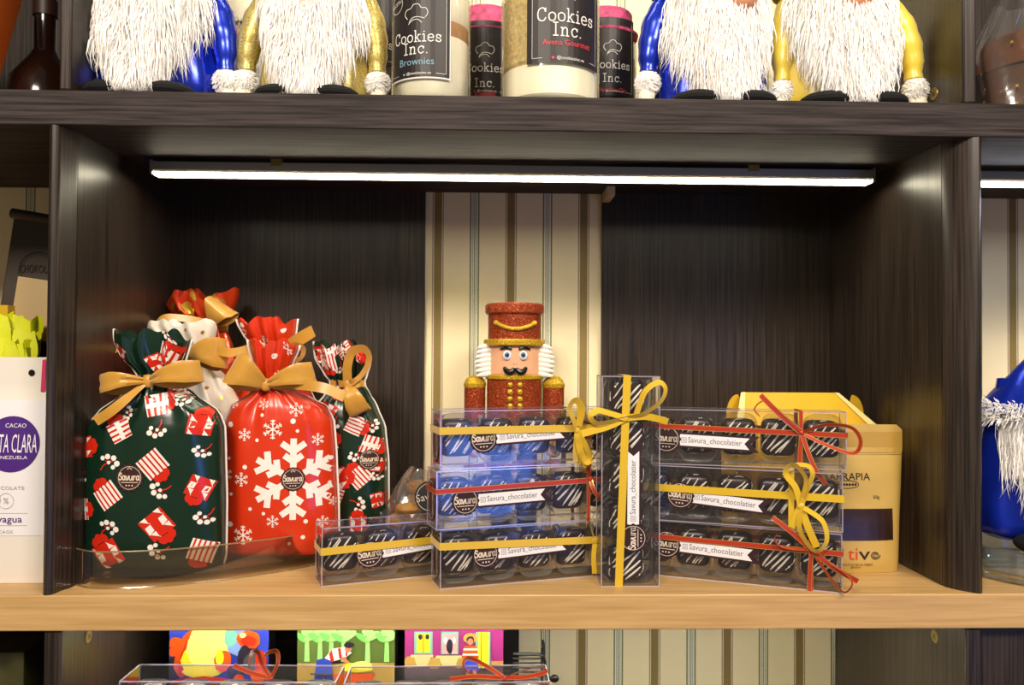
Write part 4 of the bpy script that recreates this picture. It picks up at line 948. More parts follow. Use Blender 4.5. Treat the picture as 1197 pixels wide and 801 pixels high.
def gnome(label, cx, Y, coat, seed, s=1.0, arms=(-1,1), bw=1.0, coat_w=1.0, z0=None, hatm=None, armx=(.079,.079), mz=(.034,.034), nose=0, tilt=0, hat_trim=False, n=6500, hat_h=1.0):
    z0 = TT if z0 is None else z0; rnd = random.Random(seed); b = P(cx, 100 if z0 > .3 else 600, Y)
    t = thing('plush_gnome', label, 'plush gnome', (b.x, Y, z0+.0004), 0)
    rows = [(0,.062),(.006,.069),(.03,.071),(.07,.066),(.11,.058),(.14,.048),(.165,.04)]
    def rad(z): return lerp_rows(rows, z)[1]*s*coat_w
    def body(u, v):
        z = .004*s+v*.165*s; a = 2*PI*u; r = rad(z/s)*(1+.028*math.sin(7*a+z*30)+.02*math.sin(11*a+seed)) if v > 0 else rad(0)*.8
        return (r*math.cos(a), r*.72*math.sin(a), z)
    m = MB().grid(body, 72, 18, cu=True); m.f.append(tuple(range(72))[::-1]); m.m.append(0); co = m.build('coat', coat, t, sharp=80)
    for sx in (-1,1):
        MB().ell((sx*.027*s,-.050*s,.0075*s), (.027*s,.026*s,.0105*s), 22).build('boot', BOOT, t)
    fyb = lambda x, z: -.72*math.sqrt(max(.0001, rad(z/s)**2-min(abs(x), rad(z/s)*.96)**2))
    prof = [(0,.006),(.012,.011),(.03,.019),(.05,.030),(.075,.046),(.10,.058),(.125,.060),(.15,.052)]
    hwf = lambda z: lerp_rows(prof, z/s)[1]*s*bw
    m = MB()
    def core(u, v):
        z = .014*s+v*.125*s; x = (-1+2*u)*hwf(z)*.86; return (x, fyb(x, z)-.006*s-.014*s*(1-(2*u-1)**2), z)
    m.grid(core, 20, 14)
    def rt_(r):
        z = (.012+.135*r.random()**.85)*s; x = r.uniform(-1,1)*hwf(z)*.93; u = x/hwf(z)
        return (x, fyb(x, z)-(.006+.014*(1-u*u)+r.uniform(0,.010))*s, z)
    def tp_(a, r):
        L = r.uniform(.018,.050)*s; u = a[0]/hwf(a[2]); clump = (math.sin(a[0]*190+seed+a[2]*60)+.6*math.sin(a[0]*420-a[2]*90+seed))*.0052
        return (a[0]+u*L*.12+clump+r.uniform(-.0022,.0022), a[1]-r.uniform(-.002,.008), max(.0015, a[2]-L))
    fur(m, n, rt_, tp_, .0010*s, rnd); m.build('beard', FURM, t, smooth=False)
    MB().ell((nose*s, fyb(0,.112*s)-.026*s, .113*s), (.0165*s,.014*s,.0155*s), 22).build('nose', NOSE, t)
    for sx in arms:
        ax = armx[0] if sx < 0 else armx[1]; mz_ = mz[0] if sx < 0 else mz[1]
        q = [(sx*.040*s,-.004,.135*s),(sx*(.040+(ax-.04)*.6)*s,-.010,.108*s),(sx*ax*.97*s,-.014,.072*s),(sx*ax*s,-.016,(mz_+.010)*s)]
        sm_ = cr(q,6); arm = MB().tube(sm_, [(.009+.006*math.sin(PI*min(1,(i+3)/19)))*s*(1+.05*math.sin(i*1.9)) for i in range(19)], 18).build('sleeve', coat, t, sharp=80)
        mitten(t, (sx*(ax+.001)*s,-.018,mz_*s), s, arm, rnd, sx)
    # hat rises from just above the nose
    def hat(u, v):
        z = (.135+v*.17*hat_h)*s; a = 2*PI*u; r = .062*s*(1-v)**.9*(1+.03*math.sin(5*a+v*8))+.002; return (r*math.cos(a)+.02*s*v*v, (r*.8)*math.sin(a)-.012*s*(1-v), z)
    hh = MB().grid(hat, 40, 14, cu=True).build('hat', hatm or coat, t, sharp=80)
    if hat_trim:
        m = MB()
        def rt2(r):
            a = r.uniform(0,2*PI); return (.064*s*math.cos(a), -.012*s+.053*s*math.sin(a), (.137+r.uniform(-.009,.009))*s)
        fur(m, 1500, rt2, lambda a, r: (a[0]*1.10, (a[1]+.012*s)*1.10-.012*s, a[2]+r.uniform(-.010,.006)*s), .0014, rnd); m.build('fur_trim', FURM, hh)
    return t
gnome('plush gnome in blue foil coat with a shaggy white beard, leftmost on the top shelf', 189, .085, BLUE, 3, 1.02, armx=(.062,.071), mz=(.030,.032), coat_w=.94, bw=.97)
gnome('plush gnome in gold glitter coat with white beard', 372, .085, GOLDG, 5, .98, armx=(.072,.066), mz=(.034,.034), bw=.92, coat_w=.86)
gnome('plush gnome in blue satin coat with white beard, right of the cookie jars', 830, .085, BLUE, 8, 1.0, armx=(.070,.040), mz=(.038,.030), bw=.95, nose=.016, coat_w=.84)
gnome('plush gnome in bright yellow satin coat, rightmost on the top shelf', 972, .085, YSAT, 13, 1.02, armx=(.058,.080), mz=(.030,.034), bw=.98, coat_w=.86)
gnome('cream satin plush gnome standing behind the blue foil and gold glitter gnomes', 285, .205, CSAT, 17, .95, n=900)
gnome('blue satin gnome with white fur trim, standing on a clear dish', 1212, .075, BLUE, 23, 1.02, z0=.034, hat_trim=True, arms=(1,), armx=(.05,.066), mz=(.05,.04), hat_h=.45, coat_w=.98)
# dish it stands on
GLS = film('thick_glass', (225,235,240), .18, .05, .08)
b = P(1212,600,.075); t = thing('glass_dish', 'round clear glass dish under the blue gnome beyond the right upright', 'dish', (b.x,.075,0))
MB().lathe([(0,.0004),(.070,.0004),(.073,.003),(.073,.006),(.071,.008),(.072,.032),(.070,.033),(.068,.031),(.066,.010),(0,.010)], 56).build('bowl', GLS, t)
MB().lathe([(.0715,.006),(.0735,.0065),(.0735,.009),(.0715,.0095)], 56).build('foot_ring', ACRE, t)

# ================================================================= wrapped panettone, orange bag, dark bottle on the top shelf
PB = mat('brown_crust', (126,74,34), .75, var=.4, vscale=50, bump=.5, bscale=90); PW_ = mat('dark_brown_wrapper', (104,62,28), .5, var=.3, vscale=30); GPR = mat('gold_print', (226,180,70), .3, metal=.6)
b = P(1208,100,.10); t = thing('wrapped_panettone', 'domed brown panettone wrapped in clear cellophane at the far right of the top shelf', 'cake', (b.x,.10,TT+.0004))
MB().lathe([(0,.001),(.052,.001),(.055,.004),(.058,.06),(.058,.062)], 48).build('wrapper', PW_, t)
MB().grid(lambda u, v: ((.061*max(0,math.cos(v*PI/2))**.45+.003*math.sin(5*2*PI*u)*(1-v))*math.cos(2*PI*u), .061*max(0,math.cos(v*PI/2))**.45*math.sin(2*PI*u), .0625+.045*math.sin(v*PI/2)), 48, 12, cu=True).build('crust', PB, t)
m = MB(); m.grid(lambda u, v: ((.064-.035*max(0,v-.55)*1.9+.003*math.sin(9*2*PI*u+5*v))*math.cos(2*PI*u), (.064-.035*max(0,v-.55)*1.9+.003*math.sin(9*2*PI*u+5*v))*math.sin(2*PI*u), .001+v*.15), 64, 20, cu=True)
m.build('cellophane', CELLO, t)
m = MB(); rr = random.Random(4)
for k in range(36):
    a = rr.uniform(PI,2*PI); z = rr.uniform(.01,.09); r = .0645; x, y = r*math.cos(a), r*math.sin(a); tx, ty = -math.sin(a), math.cos(a); q = .0022
    m.add([(x+tx*q*math.cos(i*PI/4)*(1 if i%2 else .5), y+ty*q*math.cos(i*PI/4)*(1 if i%2 else .5), z+q*math.sin(i*PI/4)*(1 if i%2 else .5)) for i in range(8)], [tuple(range(8))])
m.build('gold_stars', GPR, t, smooth=False)
ORG = mat('orange_card', (206,92,24), .5); DRK = mat('dark_brown_card', (44,18,10), .5)
b = P(-36,100,.12); t = thing('orange_gift_bag', 'orange paper bag with slanting side, at the top left corner', 'bag', (b.x-.02,.12,TT+.0004))
def wedge(x0,x1,xt0,xt1,y0,y1,h): 
    return MB().add([(x0,y0,0),(x1,y0,0),(x1,y1,0),(x0,y1,0),(xt0,y0+.01,h),(xt1,y0+.01,h),(xt1,y1-.01,h),(xt0,y1-.01,h)], [(3,2,1,0),(4,5,6,7),(0,1,5,4),(1,2,6,5),(2,3,7,6),(3,0,4,7)])
wedge(-.08,.012,-.06,.062,-.04,.04,.16).build('bag_body', ORG, t, smooth=False, bevel=.001)
m = MB(); 
for y in (-.031,.031): m.tube(cr([(-.02,y,.158),(-.018,y,.19),(.018,y,.19),(.02,y,.158)],6), .0015, 6)
m.build('handle', DRK, t)
b = P(52,100,.2); t = thing('dark_bottle', 'round dark brown bottle in shadow behind the top left upright', 'bottle', (b.x,.2,TT+.0004))
DGL = mat('dark_glass', (30,14,8), .15, spec=.6)
MB().lathe([(0,0),(.034,0),(.037,.004),(.040,.05),(.036,.075),(.018,.10),(.012,.11),(.012,.15),(0,.15)], 40).build('bottle_body', DGL, t); MB().lathe([(0,.1505),(.0135,.1505),(.0135,.17),(0,.171)], 24).build('cap', DRK, t)

# ================================================================= yellow gable box and kraft pouch on the right
YC = mat('yellow_card', (210,166,34), .38, spec=.6); YCI = mat('pale_card_edge', (232,214,140), .5)
GY = .17; gs = (GY+.78)/F; b = P(931,640,GY); t = thing('gable_box', 'golden yellow gable-top carton standing behind the right stack of chocolate boxes', 'box', (b.x,GY,0)); zt = P(931,500,GY-.03).z
hw = 80*gs; top = P(931,459,GY).z
MB().box(-hw,hw,-.032,.032,0,zt).build('carton_body', YC, t, smooth=False, bevel=.0006)
tl, tr_ = (868-931)*gs, (976-931)*gs
m = MB(); e = .0006
for y0, sg in ((-.032,-1),(.032,1)):
    m.add([(-hw,y0,zt+e),(hw,y0,zt+e),(tr_,sg*.002,top),(tl,sg*.002,top)], [(0,1,2,3)])
    m.add([(-hw,y0-sg*.0008,zt+e),(hw,y0-sg*.0008,zt+e),(tr_,sg*.001,top),(tl,sg*.001,top)], [(3,2,1,0)])
m.build('sloped_top', YC, t, smooth=False)
for sx, (ax, bx) in ((1,(tr_,hw)),(-1,(tl,-hw))):
    m = MB().add([(ax-.001*sx,-.003,top+.0004),(ax+.004*sx,-.003,top-.0002),(bx+.002*sx,-.033,zt+.002),(bx-.007*sx,-.034,zt+.001)], [(0,1,2,3)]); m.build('crease_edge', YCI, t, smooth=False, solid=.0006)
    cxx = bx-.010*sx; pts = [(cxx-.013*sx, zt+.0006)]+[(cxx-.002*sx+(.014*math.cos(a))*sx, zt+.012+.024*math.sin(a)) for a in [PI/2*(1-k/8) for k in range(9)]]+[(bx+.001*sx, zt+.0006)]
    MB().prism(pts, .004, .0052).build('ear_flap', YC, t, smooth=False)
KR = mat('kraft_gold_paper', (196,162,84), .42, spec=.6, var=.05, vscale=30, bump=.15, bscale=20); KRD = mat('kraft_gold_band', (184,146,66), .4); WIN = mat('pouch_window', (50,32,22), .32, var=.3, vscale=60); BINK2 = mat('dark_print', (40,30,24), .5); RIN = mat('orange_red_print', (206,70,30), .5)
PY = .088; ps = (PY+.78)/F; b = P(990,668,PY); t = thing('kraft_pouch', 'gold kraft stand-up pouch with dark window, leaning beside the right upright', 'pouch', (b.x,PY,.0003), 0)
X_ = lambda px: (px-990)*ps; Z_ = lambda py: (P(990,py,PY).z)
rows = [(0,X_(932),X_(1050.5),.014),(.012,X_(930),X_(1051),.017),(.05,X_(927),X_(1052.5),.015),(.10,X_(926),X_(1054.5),.009),(.128,X_(926),X_(1055.5),.004),(Z_(530),X_(926),X_(1056),.0024),(Z_(503),X_(927),X_(1056),.0016),(Z_(498),X_(929),X_(1053),.0012),(Z_(496.5),X_(932),X_(1049),.001)]
def pf(x, z, off, sd=-1):
    r = lerp_rows(rows, max(0,z)); c = (r[1]+r[2])/2; hw = (r[2]-r[1])/2; u = max(-1, min(1, (x-c)/hw)); return (x, sd*(r[3]*max(0,1-abs(u)**3)**.5+.0004+off), z)
ztop = rows[-1][0]; m = MB()
def fn(u, v):
    z = ztop*v; r = lerp_rows(rows, z); a = 2*u
    return pf(r[1]+(r[2]-r[1])*a, z, 0) if a <= 1 else pf(r[2]-(r[2]-r[1])*(a-1), z, 0, 1)
m.grid(fn, 64, 30, cu=True); m.f.append(tuple(range(64))[::-1]); m.m.append(0)
def band(x0,x1,za,zb_,mi,off=.0004):
    for i in range(12):
        for j in range(4):
            a, c = x0+(x1-x0)*i/12, x0+(x1-x0)*(i+1)/12; d, e_ = za+(zb_-za)*j/4, za+(zb_-za)*(j+1)/4; m.decal([[(a,d),(c,d),(c,e_),(a,e_)]], pf, off, mi, step=1)
band(X_(928),X_(1055),Z_(529),Z_(505),1); m.decal(line2([(X_(928),Z_(531)),(X_(1055),Z_(531))], .0004), pf, .0005, 1)
m.text('SARRAPIA', X_(986), Z_(560), .0078, pf, .0006, 3, 0, sx=1.02); 
m.decal(ring2(X_(985), Z_(565), .004, .0006, 24, sx=3.2)+[disc(X_(985+k*3.4), Z_(565), .0014, 6) for k in range(-3,4)], pf, .0006, 3); m.text('50g', X_(1019), Z_(581), .0035, pf, .0006, 3)
m.build('pouch_body', [KR, KRD, WIN, BINK2], t, sharp=60)
m = MB(); 
band_ = [(X_(938),Z_(628.5)),(X_(1038.5),Z_(627.5)),(X_(1038.5),Z_(592.5)),(X_(938),Z_(593))]
for i in range(10):
    for j in range(4):
        a, c = band_[0][0]+(band_[1][0]-band_[0][0])*i/10, band_[0][0]+(band_[1][0]-band_[0][0])*(i+1)/10; d, e_ = band_[0][1]+(band_[2][1]-band_[0][1])*j/4, band_[0][1]+(band_[2][1]-band_[0][1])*(j+1)/4; m.decal([[(a,d),(c,d),(c,e_),(a,e_)]], pf, .0005, 0, step=1)
m.build('window', WIN, t)['label'] = 'dark see-through window'
m = MB(); m.text('nat', X_(957), Z_(650), .0125, pf, .0007, 0); m.text('ti', X_(988.5), Z_(650), .0135, pf, .0007, 1, sx=1.1); m.text('v', X_(1002), Z_(650), .0135, pf, .0007, 0, sx=1.5)
sp_ = [(X_(1015)+(.0012+.0042*k/30)*math.cos(k*.42), Z_(645)+(.0010+.0034*k/30)*math.sin(k*.42)) for k in range(31)]; m.decal(line2(sp_, .0009), pf, .0007, 0)
for k, (tx, a) in enumerate((('PRODUCTO DE LA TIERRA',657),('@nativo',660))): m.text(tx, X_(992), Z_(a), .0022, pf, .0007, 0)
m.build('logo_print', [BINK2, RIN], t, smooth=False)
# ================================================================= left bay
WP_ = mat('white_pouch', (226,220,208), .4, bump=.15, bscale=18); PUR = mat('purple_print', (74,36,124), .4); GRY = mat('pale_grey_print', (176,170,164), .5); LP = mat('label_white', (232,230,232), .5); PTAG = mat('magenta_card', (206,50,104), .45)
Y = .052; s = (Y+.78)/F; b = P(22,676,Y); t = thing('chocolate_pouch', 'white stand-up pouch with a purple oval, at the left edge beside the upright', 'pouch', (b.x,Y,.0003))
X_ = lambda px: (px-22)*s; Z_ = lambda py: P(22,py,Y).z
rows = [(0,X_(-18),X_(66),.012),(.02,X_(-19),X_(66),.014),(.12,X_(-19),X_(66),.013),(Z_(470),X_(-18),X_(66),.008),(Z_(458),X_(-18),X_(66),.004),(Z_(418),X_(-17),X_(66),.003)]
def qf(x, z, off, sd=-1):
    r = lerp_rows(rows, max(0,z)); c = (r[1]+r[2])/2; hw = (r[2]-r[1])/2; u = max(-1, min(1, (x-c)/hw)); return (x, sd*(r[3]*max(0,1-abs(u)**10)**.5+.0004+off), z)
def pouch(mb, rows, f):
    zt = rows[-1][0]
    def fn(u, v):
        z = zt*v; r = lerp_rows(rows, z); a = 2*u
        return f(r[1]+(r[2]-r[1])*a, z, 0) if a <= 1 else f(r[2]-(r[2]-r[1])*(a-1), z, 0, 1)
    mb.grid(fn, 64, 28, cu=True); mb.f.append(tuple(range(64))[::-1]); mb.m.append(0); return mb
def patch(m, f, x0,x1,za,zb_,off,mi,n=10):
    for i in range(n):
        for j in range(n):
            a, c = x0+(x1-x0)*i/n, x0+(x1-x0)*(i+1)/n; d, e_ = za+(zb_-za)*j/n, za+(zb_-za)*(j+1)/n; m.decal([[(a,d),(c,d),(c,e_),(a,e_)]], f, off, mi, step=1)
m = pouch(MB(), rows, qf); patch(m, qf, X_(-13), X_(60), Z_(623), Z_(468), .0005, 1)
m.decal([disc(X_(20), Z_(518), 31.5*s, 36)], qf, .0012, 2, step=.003)
# tall thin outlined capitals
m.text('CACAO', X_(24), Z_(499), .0042, qf, .0018, 1); m.text('SANTA CLARA', X_(19), Z_(527.5), .0185, qf, .0018, 1, sx=.31); m.text('VENEZUELA', X_(20), Z_(535), .0034, qf, .0018, 1, sx=1.3)
m.text('CHOCOLATE', X_(15), Z_(570), .0034, qf, .0012, 3, sx=1.3); m.text('70', X_(0), Z_(589), .0125, qf, .0012, 3, sx=1.1); m.decal(ring2(X_(16), Z_(583), .0075, .0004, 24), qf, .0012, 3); m.text('%', X_(16), Z_(586), .006, qf, .0012, 3)
m.decal(line2([(X_(-10),Z_(597)),(X_(40),Z_(597))], .0003)+line2([(X_(-10),Z_(611)),(X_(40),Z_(611))], .0003), qf, .0012, 3)
m.text('Aroa yagua', X_(6), Z_(607.5), .0068, qf, .0012, 2, sx=1.15); m.text('CACAOS', X_(12), Z_(620), .003, qf, .0012, 3, sx=1.3)
m.build('pouch_body', [WP_, LP, PUR, GRY], t, sharp=60)
m = MB(); m.decal([disc(X_(36), Z_(436), .0032, 14)], qf, .0010, 0); m.build('eyelet', BLK, t)
m = MB(); m.decal([[(X_(47),Z_(458)),(X_(52),Z_(458)),(X_(52),Z_(420)),(X_(48),Z_(421))]], qf, .0014, 0, step=1); m.build('tag', PTAG, t)['label'] = 'magenta card tag'
# things behind it
DP = mat('dark_grey_pouch', (66,56,46), .5, bump=.15, bscale=18); DPI = mat('dark_stamp', (24,20,18), .6); BEI = mat('beige_card', (186,160,116), .55); YEL = mat('yellow_carton', (206,170,24), .45); NEO = mat('neon_yellow_tissue', (214,220,20), .55, bump=.3, bscale=40)
b = P(30,640,.215); t = thing('dark_stamped_pouch', 'dark grey paper bag with rolled top and round stamp, in the left bay', 'pouch', (b.x,.215,.0003)); s = .995/F
zt = P(30,250,.2).z; lean = .018
m = MB().add([(-.055,-.03,0),(.04,-.03,0),(.04,.025,0),(-.055,.025,0),(-.018,-.004,zt),(.050,-.004,zt-.012),(.050,.004,zt-.012),(-.018,.004,zt)], [(3,2,1,0),(4,5,6,7),(0,1,5,4),(1,2,6,5),(2,3,7,6),(3,0,4,7)]); m.build('bag_body', DP, t, smooth=False, bevel=.002)
MB().tube([(-.020,-.003,zt+.002),(.052,-.003,zt-.010)], .0065, 14).build('rolled_top', DP, t)
kz = zt*.83; yy = lambda z: -.03+.026*z/zt
sf = lambda x, z, o: (x, yy(z)-.0012-o, z)
m = MB(); m.decal(ring2(.014,kz,.022,.0008,28)+ring2(.014,kz,.019,.0004,28), sf, 0, 0); m.text('CHOKOLAT', .014, kz-.003, .010, sf, 0, 0, sx=.55); m.build('stamp', DPI, t, smooth=False)
b = P(38,395,.15); t = thing('beige_box', 'small plain beige carton standing tilted on the dark items of the left bay', 'box', (P(42,345,.16).x,.16,P(42,390,.16).z)); 
m = MB().box(-.019,.03,-.02,.02,0,.068); o = m.build('carton', BEI, t, smooth=False, bevel=.0008); o.rotation_euler = (0,math.radians(8),0)
zb = P(42,392,.16).z
t2 = thing('yellow_carton', 'bright yellow carton with dark print in the left bay, behind the white pouch', 'box', (P(-2,400,.15).x,.152,.0003)); zt2 = P(0,357,.127).z
m = MB().box(-.05,.0235,-.025,.025,0,zt2); m.decal([disc(-.02,zt2-.012,.006,14),disc(.004,zt2-.012,.0035,12)], lambda x, z, o: (x,-.0254-o,z), .0003, 1); m.build('carton', [YEL, DPI], t2, smooth=False)
t3 = thing('dark_carton', 'dark brown carton carrying the beige box in the left bay', 'box', (P(42,400,.16).x+.005,.165,.0003)); MB().box(-.026,.034,-.025,.028,0,P(42,390,.16).z-.012).build('carton', DRK, t3, smooth=False, bevel=.0008)
t.location.z = P(42,390,.16).z-.0065
t = thing('tissue_flower', 'crumpled neon yellow tissue peeking over the white pouch', 'tissue', (P(8,415,.11).x,.112,.0003)); zt = P(8,372,.11).z
m = MB(); rr = random.Random(6)
m.lathe([(0,0),(.018,0),(.02,.01),(.022,zt*.7),(0,zt*.72)], 20)
for k in range(9):
    a = k*.7; cx_, cy_ = .012*math.cos(a), .010*math.sin(a)
    m.grid(lambda u, v: (cx_+(.006+.012*math.sin(PI*v*.7))*(1+.25*math.sin(10*PI*u+5*v+k))*math.cos(2*PI*u)+cx_*v*.4, cy_+(.005+.008*math.sin(PI*v*.7))*(1+.25*math.sin(8*PI*u+4*v))*math.sin(2*PI*u), zt*(.68+(.26+.08*math.sin(k*2.3))*v)+.004*math.sin(6*PI*u+k)*v), 14, 8, cu=True)
m.build('petals', NEO, t)

# ================================================================= lower bay: painted chocolate boxes, rack, clear boxes
BLKC = mat('black_card', (16,14,14), .4)
cols = {'or':(226,84,20),'rd':(206,40,20),'ye':(240,224,40),'ly':(246,244,120),'bl':(50,70,190),'lb':(120,150,210),'dk':(40,34,50),'gn':(110,190,90),'lg':(150,226,120),'dg':(90,110,50),'tn':(186,150,70),'sk':(206,130,100),'wh':(236,232,224),'pu':(156,50,120),'te':(110,180,160),'gy':(80,76,76),'be':(214,196,140),'pk':(226,150,150),'br':(150,90,40)}
PM_ = {k: mat('paint_'+k, v, .42) for k, v in cols.items()}; KEYS = list(cols)
def picture(label, quad, Yt, blobs, seed=1):
    (xl, xr, yb, xlb, xrb) = quad       # top px range at py 737, bottom px range at py yb
    z_t = -.046; zbm = -.2; s = (Yt+.78)/F
    cxp = (xl+xr)/2; b = P(cxp,737,Yt); cb = P((xlb+xrb)/2, yb, Yt)
    t = thing('picture_box', label, 'box', (b.x, Yt, RISER), 0, 'painted chocolate boxes'); W = (xr-xl)*s/2; Hh = z_t-RISER
    tl = 0
    mb = MB().box(-W,W,0,.03,0,Hh); mb.build('carton', BLKC, t, smooth=False, bevel=.0006)
    zof = lambda py: P(cxp,py,Yt).z-RISER
    m = MB(); sf = lambda x, z, o: (max(-W,min(W,x)), -.0006-o, max(.0005,min(Hh-.0004,z)))
    L = 0
    for key, pts in blobs:
        q = [((px-cxp)*s, zof(py)) for px, py in pts]
        m.decal([q], sf, .00012*(L+1), KEYS.index(key), step=1); L += 1
    m.build('painting', [PM_[k] for k in KEYS], t, smooth=False); return t
RISER = -.190
def blob(x, y, rx, ry, a=0, n=12, j=.12, seed=0):
    r = random.Random(seed+int(x*7+y*3)); return [(x+(rx*math.cos(2*PI*i/n)*math.cos(a)-ry*math.sin(2*PI*i/n)*math.sin(a))*(1+r.uniform(-j,j)), y+(rx*math.cos(2*PI*i/n)*math.sin(a)+ry*math.sin(2*PI*i/n)*math.cos(a))*(1+r.uniform(-j,j))) for i in range(n)]
def Rc(x0,x1,y0,y1): return [(x0,y0),(x1,y0),(x1,y1),(x0,y1)]
p1 = [('bl',Rc(190,320,700,860)),('or',blob(207,752,9,7)),('or',blob(204,762,7,5)),('dk',blob(206,781,14,13)),('or',blob(222,760,14,30,.4)),('rd',blob(221,766,8,26,.3)),('or',blob(232,745,8,12,.3)),('ly',blob(248,745,26,24)),('ye',blob(238,772,25,20)),('ly',blob(244,760,24,26)),
      ('ye',blob(238,785,22,8)),('lb',blob(278,750,12,18)),('te',blob(270,745,8,10)),('or',blob(291,747,14,11)),('rd',blob(291,749,9,6)),('be',blob(284,742,4,3)),('dk',blob(286,768,8,14)),('gy',blob(294,775,9,12)),('or',blob(262,772,10,14,.2)),('ye',blob(258,768,5,9)),('rd',blob(305,772,7,12)),('or',blob(302,790,8,9)),('dk',blob(276,785,10,8)),
      ('rd',blob(240,797,36,7)),('bl',blob(258,800,20,5)),('or',blob(280,795,7,9))]
p2 = [('dg',Rc(340,470,700,860)),('tn',[(340,775),(465,775),(465,860),(340,860)])]
for x, h_ in ((360,0),(375,4),(388,-2),(402,3),(430,0),(452,2)):
    p2 += [('lg',[(x-3,773),(x+3,773),(x+2,745),(x-2,745)]),('gn',blob(x-6,745,9,4,.6)),('lg',blob(x+6,743,10,4,-.6)),('lg',blob(x,738,7,5))]
p2 += [('bl',[(372,770),(388,766),(392,800),(384,800),(381,782),(376,800),(368,800)]),('wh',[(381,768),(390,757),(404,755),(412,762),(404,768),(390,772)]),('rd',[(386,763),(389,758),(392,771),(388,772)]),('rd',[(396,757),(399,756),(401,768),(398,769)]),('rd',[(405,756),(407,757),(407,765),(405,766)]),
       ('sk',[(400,768),(404,766),(413,777),(409,779)]),('sk',blob(408,756,4.5,5)),('dk',blob(409,752.5,6,3.5)),('ye',blob(418,779,18,6)),('ly',blob(424,776,12,5)),('gy',[(365,785),(392,786),(392,788),(365,787)]),('or',[(390,786),(440,786),(434,797),(396,797)])]
p3 = [('pu',Rc(466,600,700,776)),('gy',Rc(466,600,776,860)),('tn',blob(480,774,8,7,n=10)),('tn',blob(508,775,8,7)),('tn',blob(536,774,7,7)),('be',Rc(481,507,765,768)),('be',[(485,768),(504,768),(500,778),(488,778)]),('be',Rc(510,540,766,769)),('be',[(514,769),(536,769),(532,779),(518,779)]),
      ('te',Rc(485,506,738,764)),('ye',Rc(488,503,740,762)),('dk',blob(492,744,2.6,3.2)),('dk',blob(500,744,2.6,3.2)),('br',Rc(495,496,740,762)),('te',Rc(516,536,738,764)),('pk',Rc(518,534,740,763)),('dk',blob(526,755,4,9)),('wh',blob(521,748,2,4)),('wh',blob(531,748,2,4)),
      ('te',Rc(556,573,738,780)),('ye',Rc(559,571,738,780)),('br',Rc(562,563,738,780)),('tn',Rc(574,590,772,777)),('tn',blob(550,745,8,6)),('dk',blob(550,747,4.5,4.5)),('sk',blob(550,749,3.2,4)),('or',[(543,754),(557,754),(560,768),(540,768)]),('wh',Rc(542,558,757,759)),('wh',Rc(541,559,763,765)),('bl',[(543,768),(558,768),(560,782),(542,783)]),('sk',[(545,782),(549,782),(549,787),(545,787)]),('sk',[(553,782),(557,782),(557,787),(553,787)])]
picture('black box with an abstract painting in yellow, orange and blue', (200,313,800,194,308), .165, p1)
picture('black box painted with a labourer bending over yellow fruit under green plants', (349,461,797,342,457), .165, p2)
pb = picture('black box painted with a purple house and a person in a straw hat', (474,588,795,472,588), .165, p3)
# the second box behind, its side printed blue and orange
s = .98/F; b = P(598,760,.20); t = thing('picture_box', 'black box with a blue and orange printed corner behind the purple house painting', 'box', (b.x,.203,RISER), 0, 'black boxes on the rack')
m = MB().box(-.03,.009,0,.03,0,-.046-RISER); m.decal([Rc(-.012,.008,-.066-RISER,-.071-RISER)], lambda x, z, o: (x,-.0004-o,z), .0002, 1, step=1); m.decal([Rc(-.012,.008,-.073-RISER,-.083-RISER)], lambda x, z, o: (x,-.0004-o,z), .0002, 2, step=1); m.build('carton', [BLKC, PM_['bl'], PM_['or']], t, smooth=False)
# black stepped riser with ledges
t = thing('display_riser', 'black wooden display riser holding the painted boxes under the oak shelf', 'stand', (-.25,.16,-.4778))
MB().box(-.17,.23,-.12,.135,.0005,RISER+.4778-.0005).build('platform', BLKC, t, smooth=False, bevel=.001)
MB().box(-.172,.16,.112,.120,RISER+.4778,.395).build('back_rail', BLKC, t, smooth=False)
z_ = P(330,756,.25).z+.4778; MB().box(-.17,.165,.106,.1115,z_-.003,z_+.003).build('ledge', DRK, t, smooth=False)
# black wire basket
Yw = .17; s = (Yw+.78)/F; t = thing('wire_basket', 'black wire basket with rounded end and ball knob, right of the painted boxes', 'basket', (P(600,800,Yw).x,Yw,RISER)); x0 = P(600,800,Yw).x
q = lambda px, py, dy=0: (P(px,py,Yw).x-x0, dy, P(px,py,Yw).z-RISER)
for k in range(6):
    py = 765+k*5.2; m = MB(); m.tube(cr([q(600,py,.0),q(625,py,0),q(634,py+1,.004),q(637,py+2,.014),q(638,py+2,.05)],5), .0011 if k else .0018, 6); m.build('wire', BLKC, t)
m = MB(); m.tube(cr([q(606,764.5),q(628,765),(q(636,770)[0],0,q(636,770)[2]),q(638,790),q(640,830)],6), .0016, 6); m.tube([(q(636,800)[0],.03,.0),(q(636,768)[0],.03,q(636,768)[2])], .0015, 6); m.build('frame', BLKC, t)
m = MB().tube([q(638,793),q(644,793.5)], .002, 8); m.ell(q(648,793.5), (.0055,.0045,.0045), 16); m.build('knob', BLK, t)
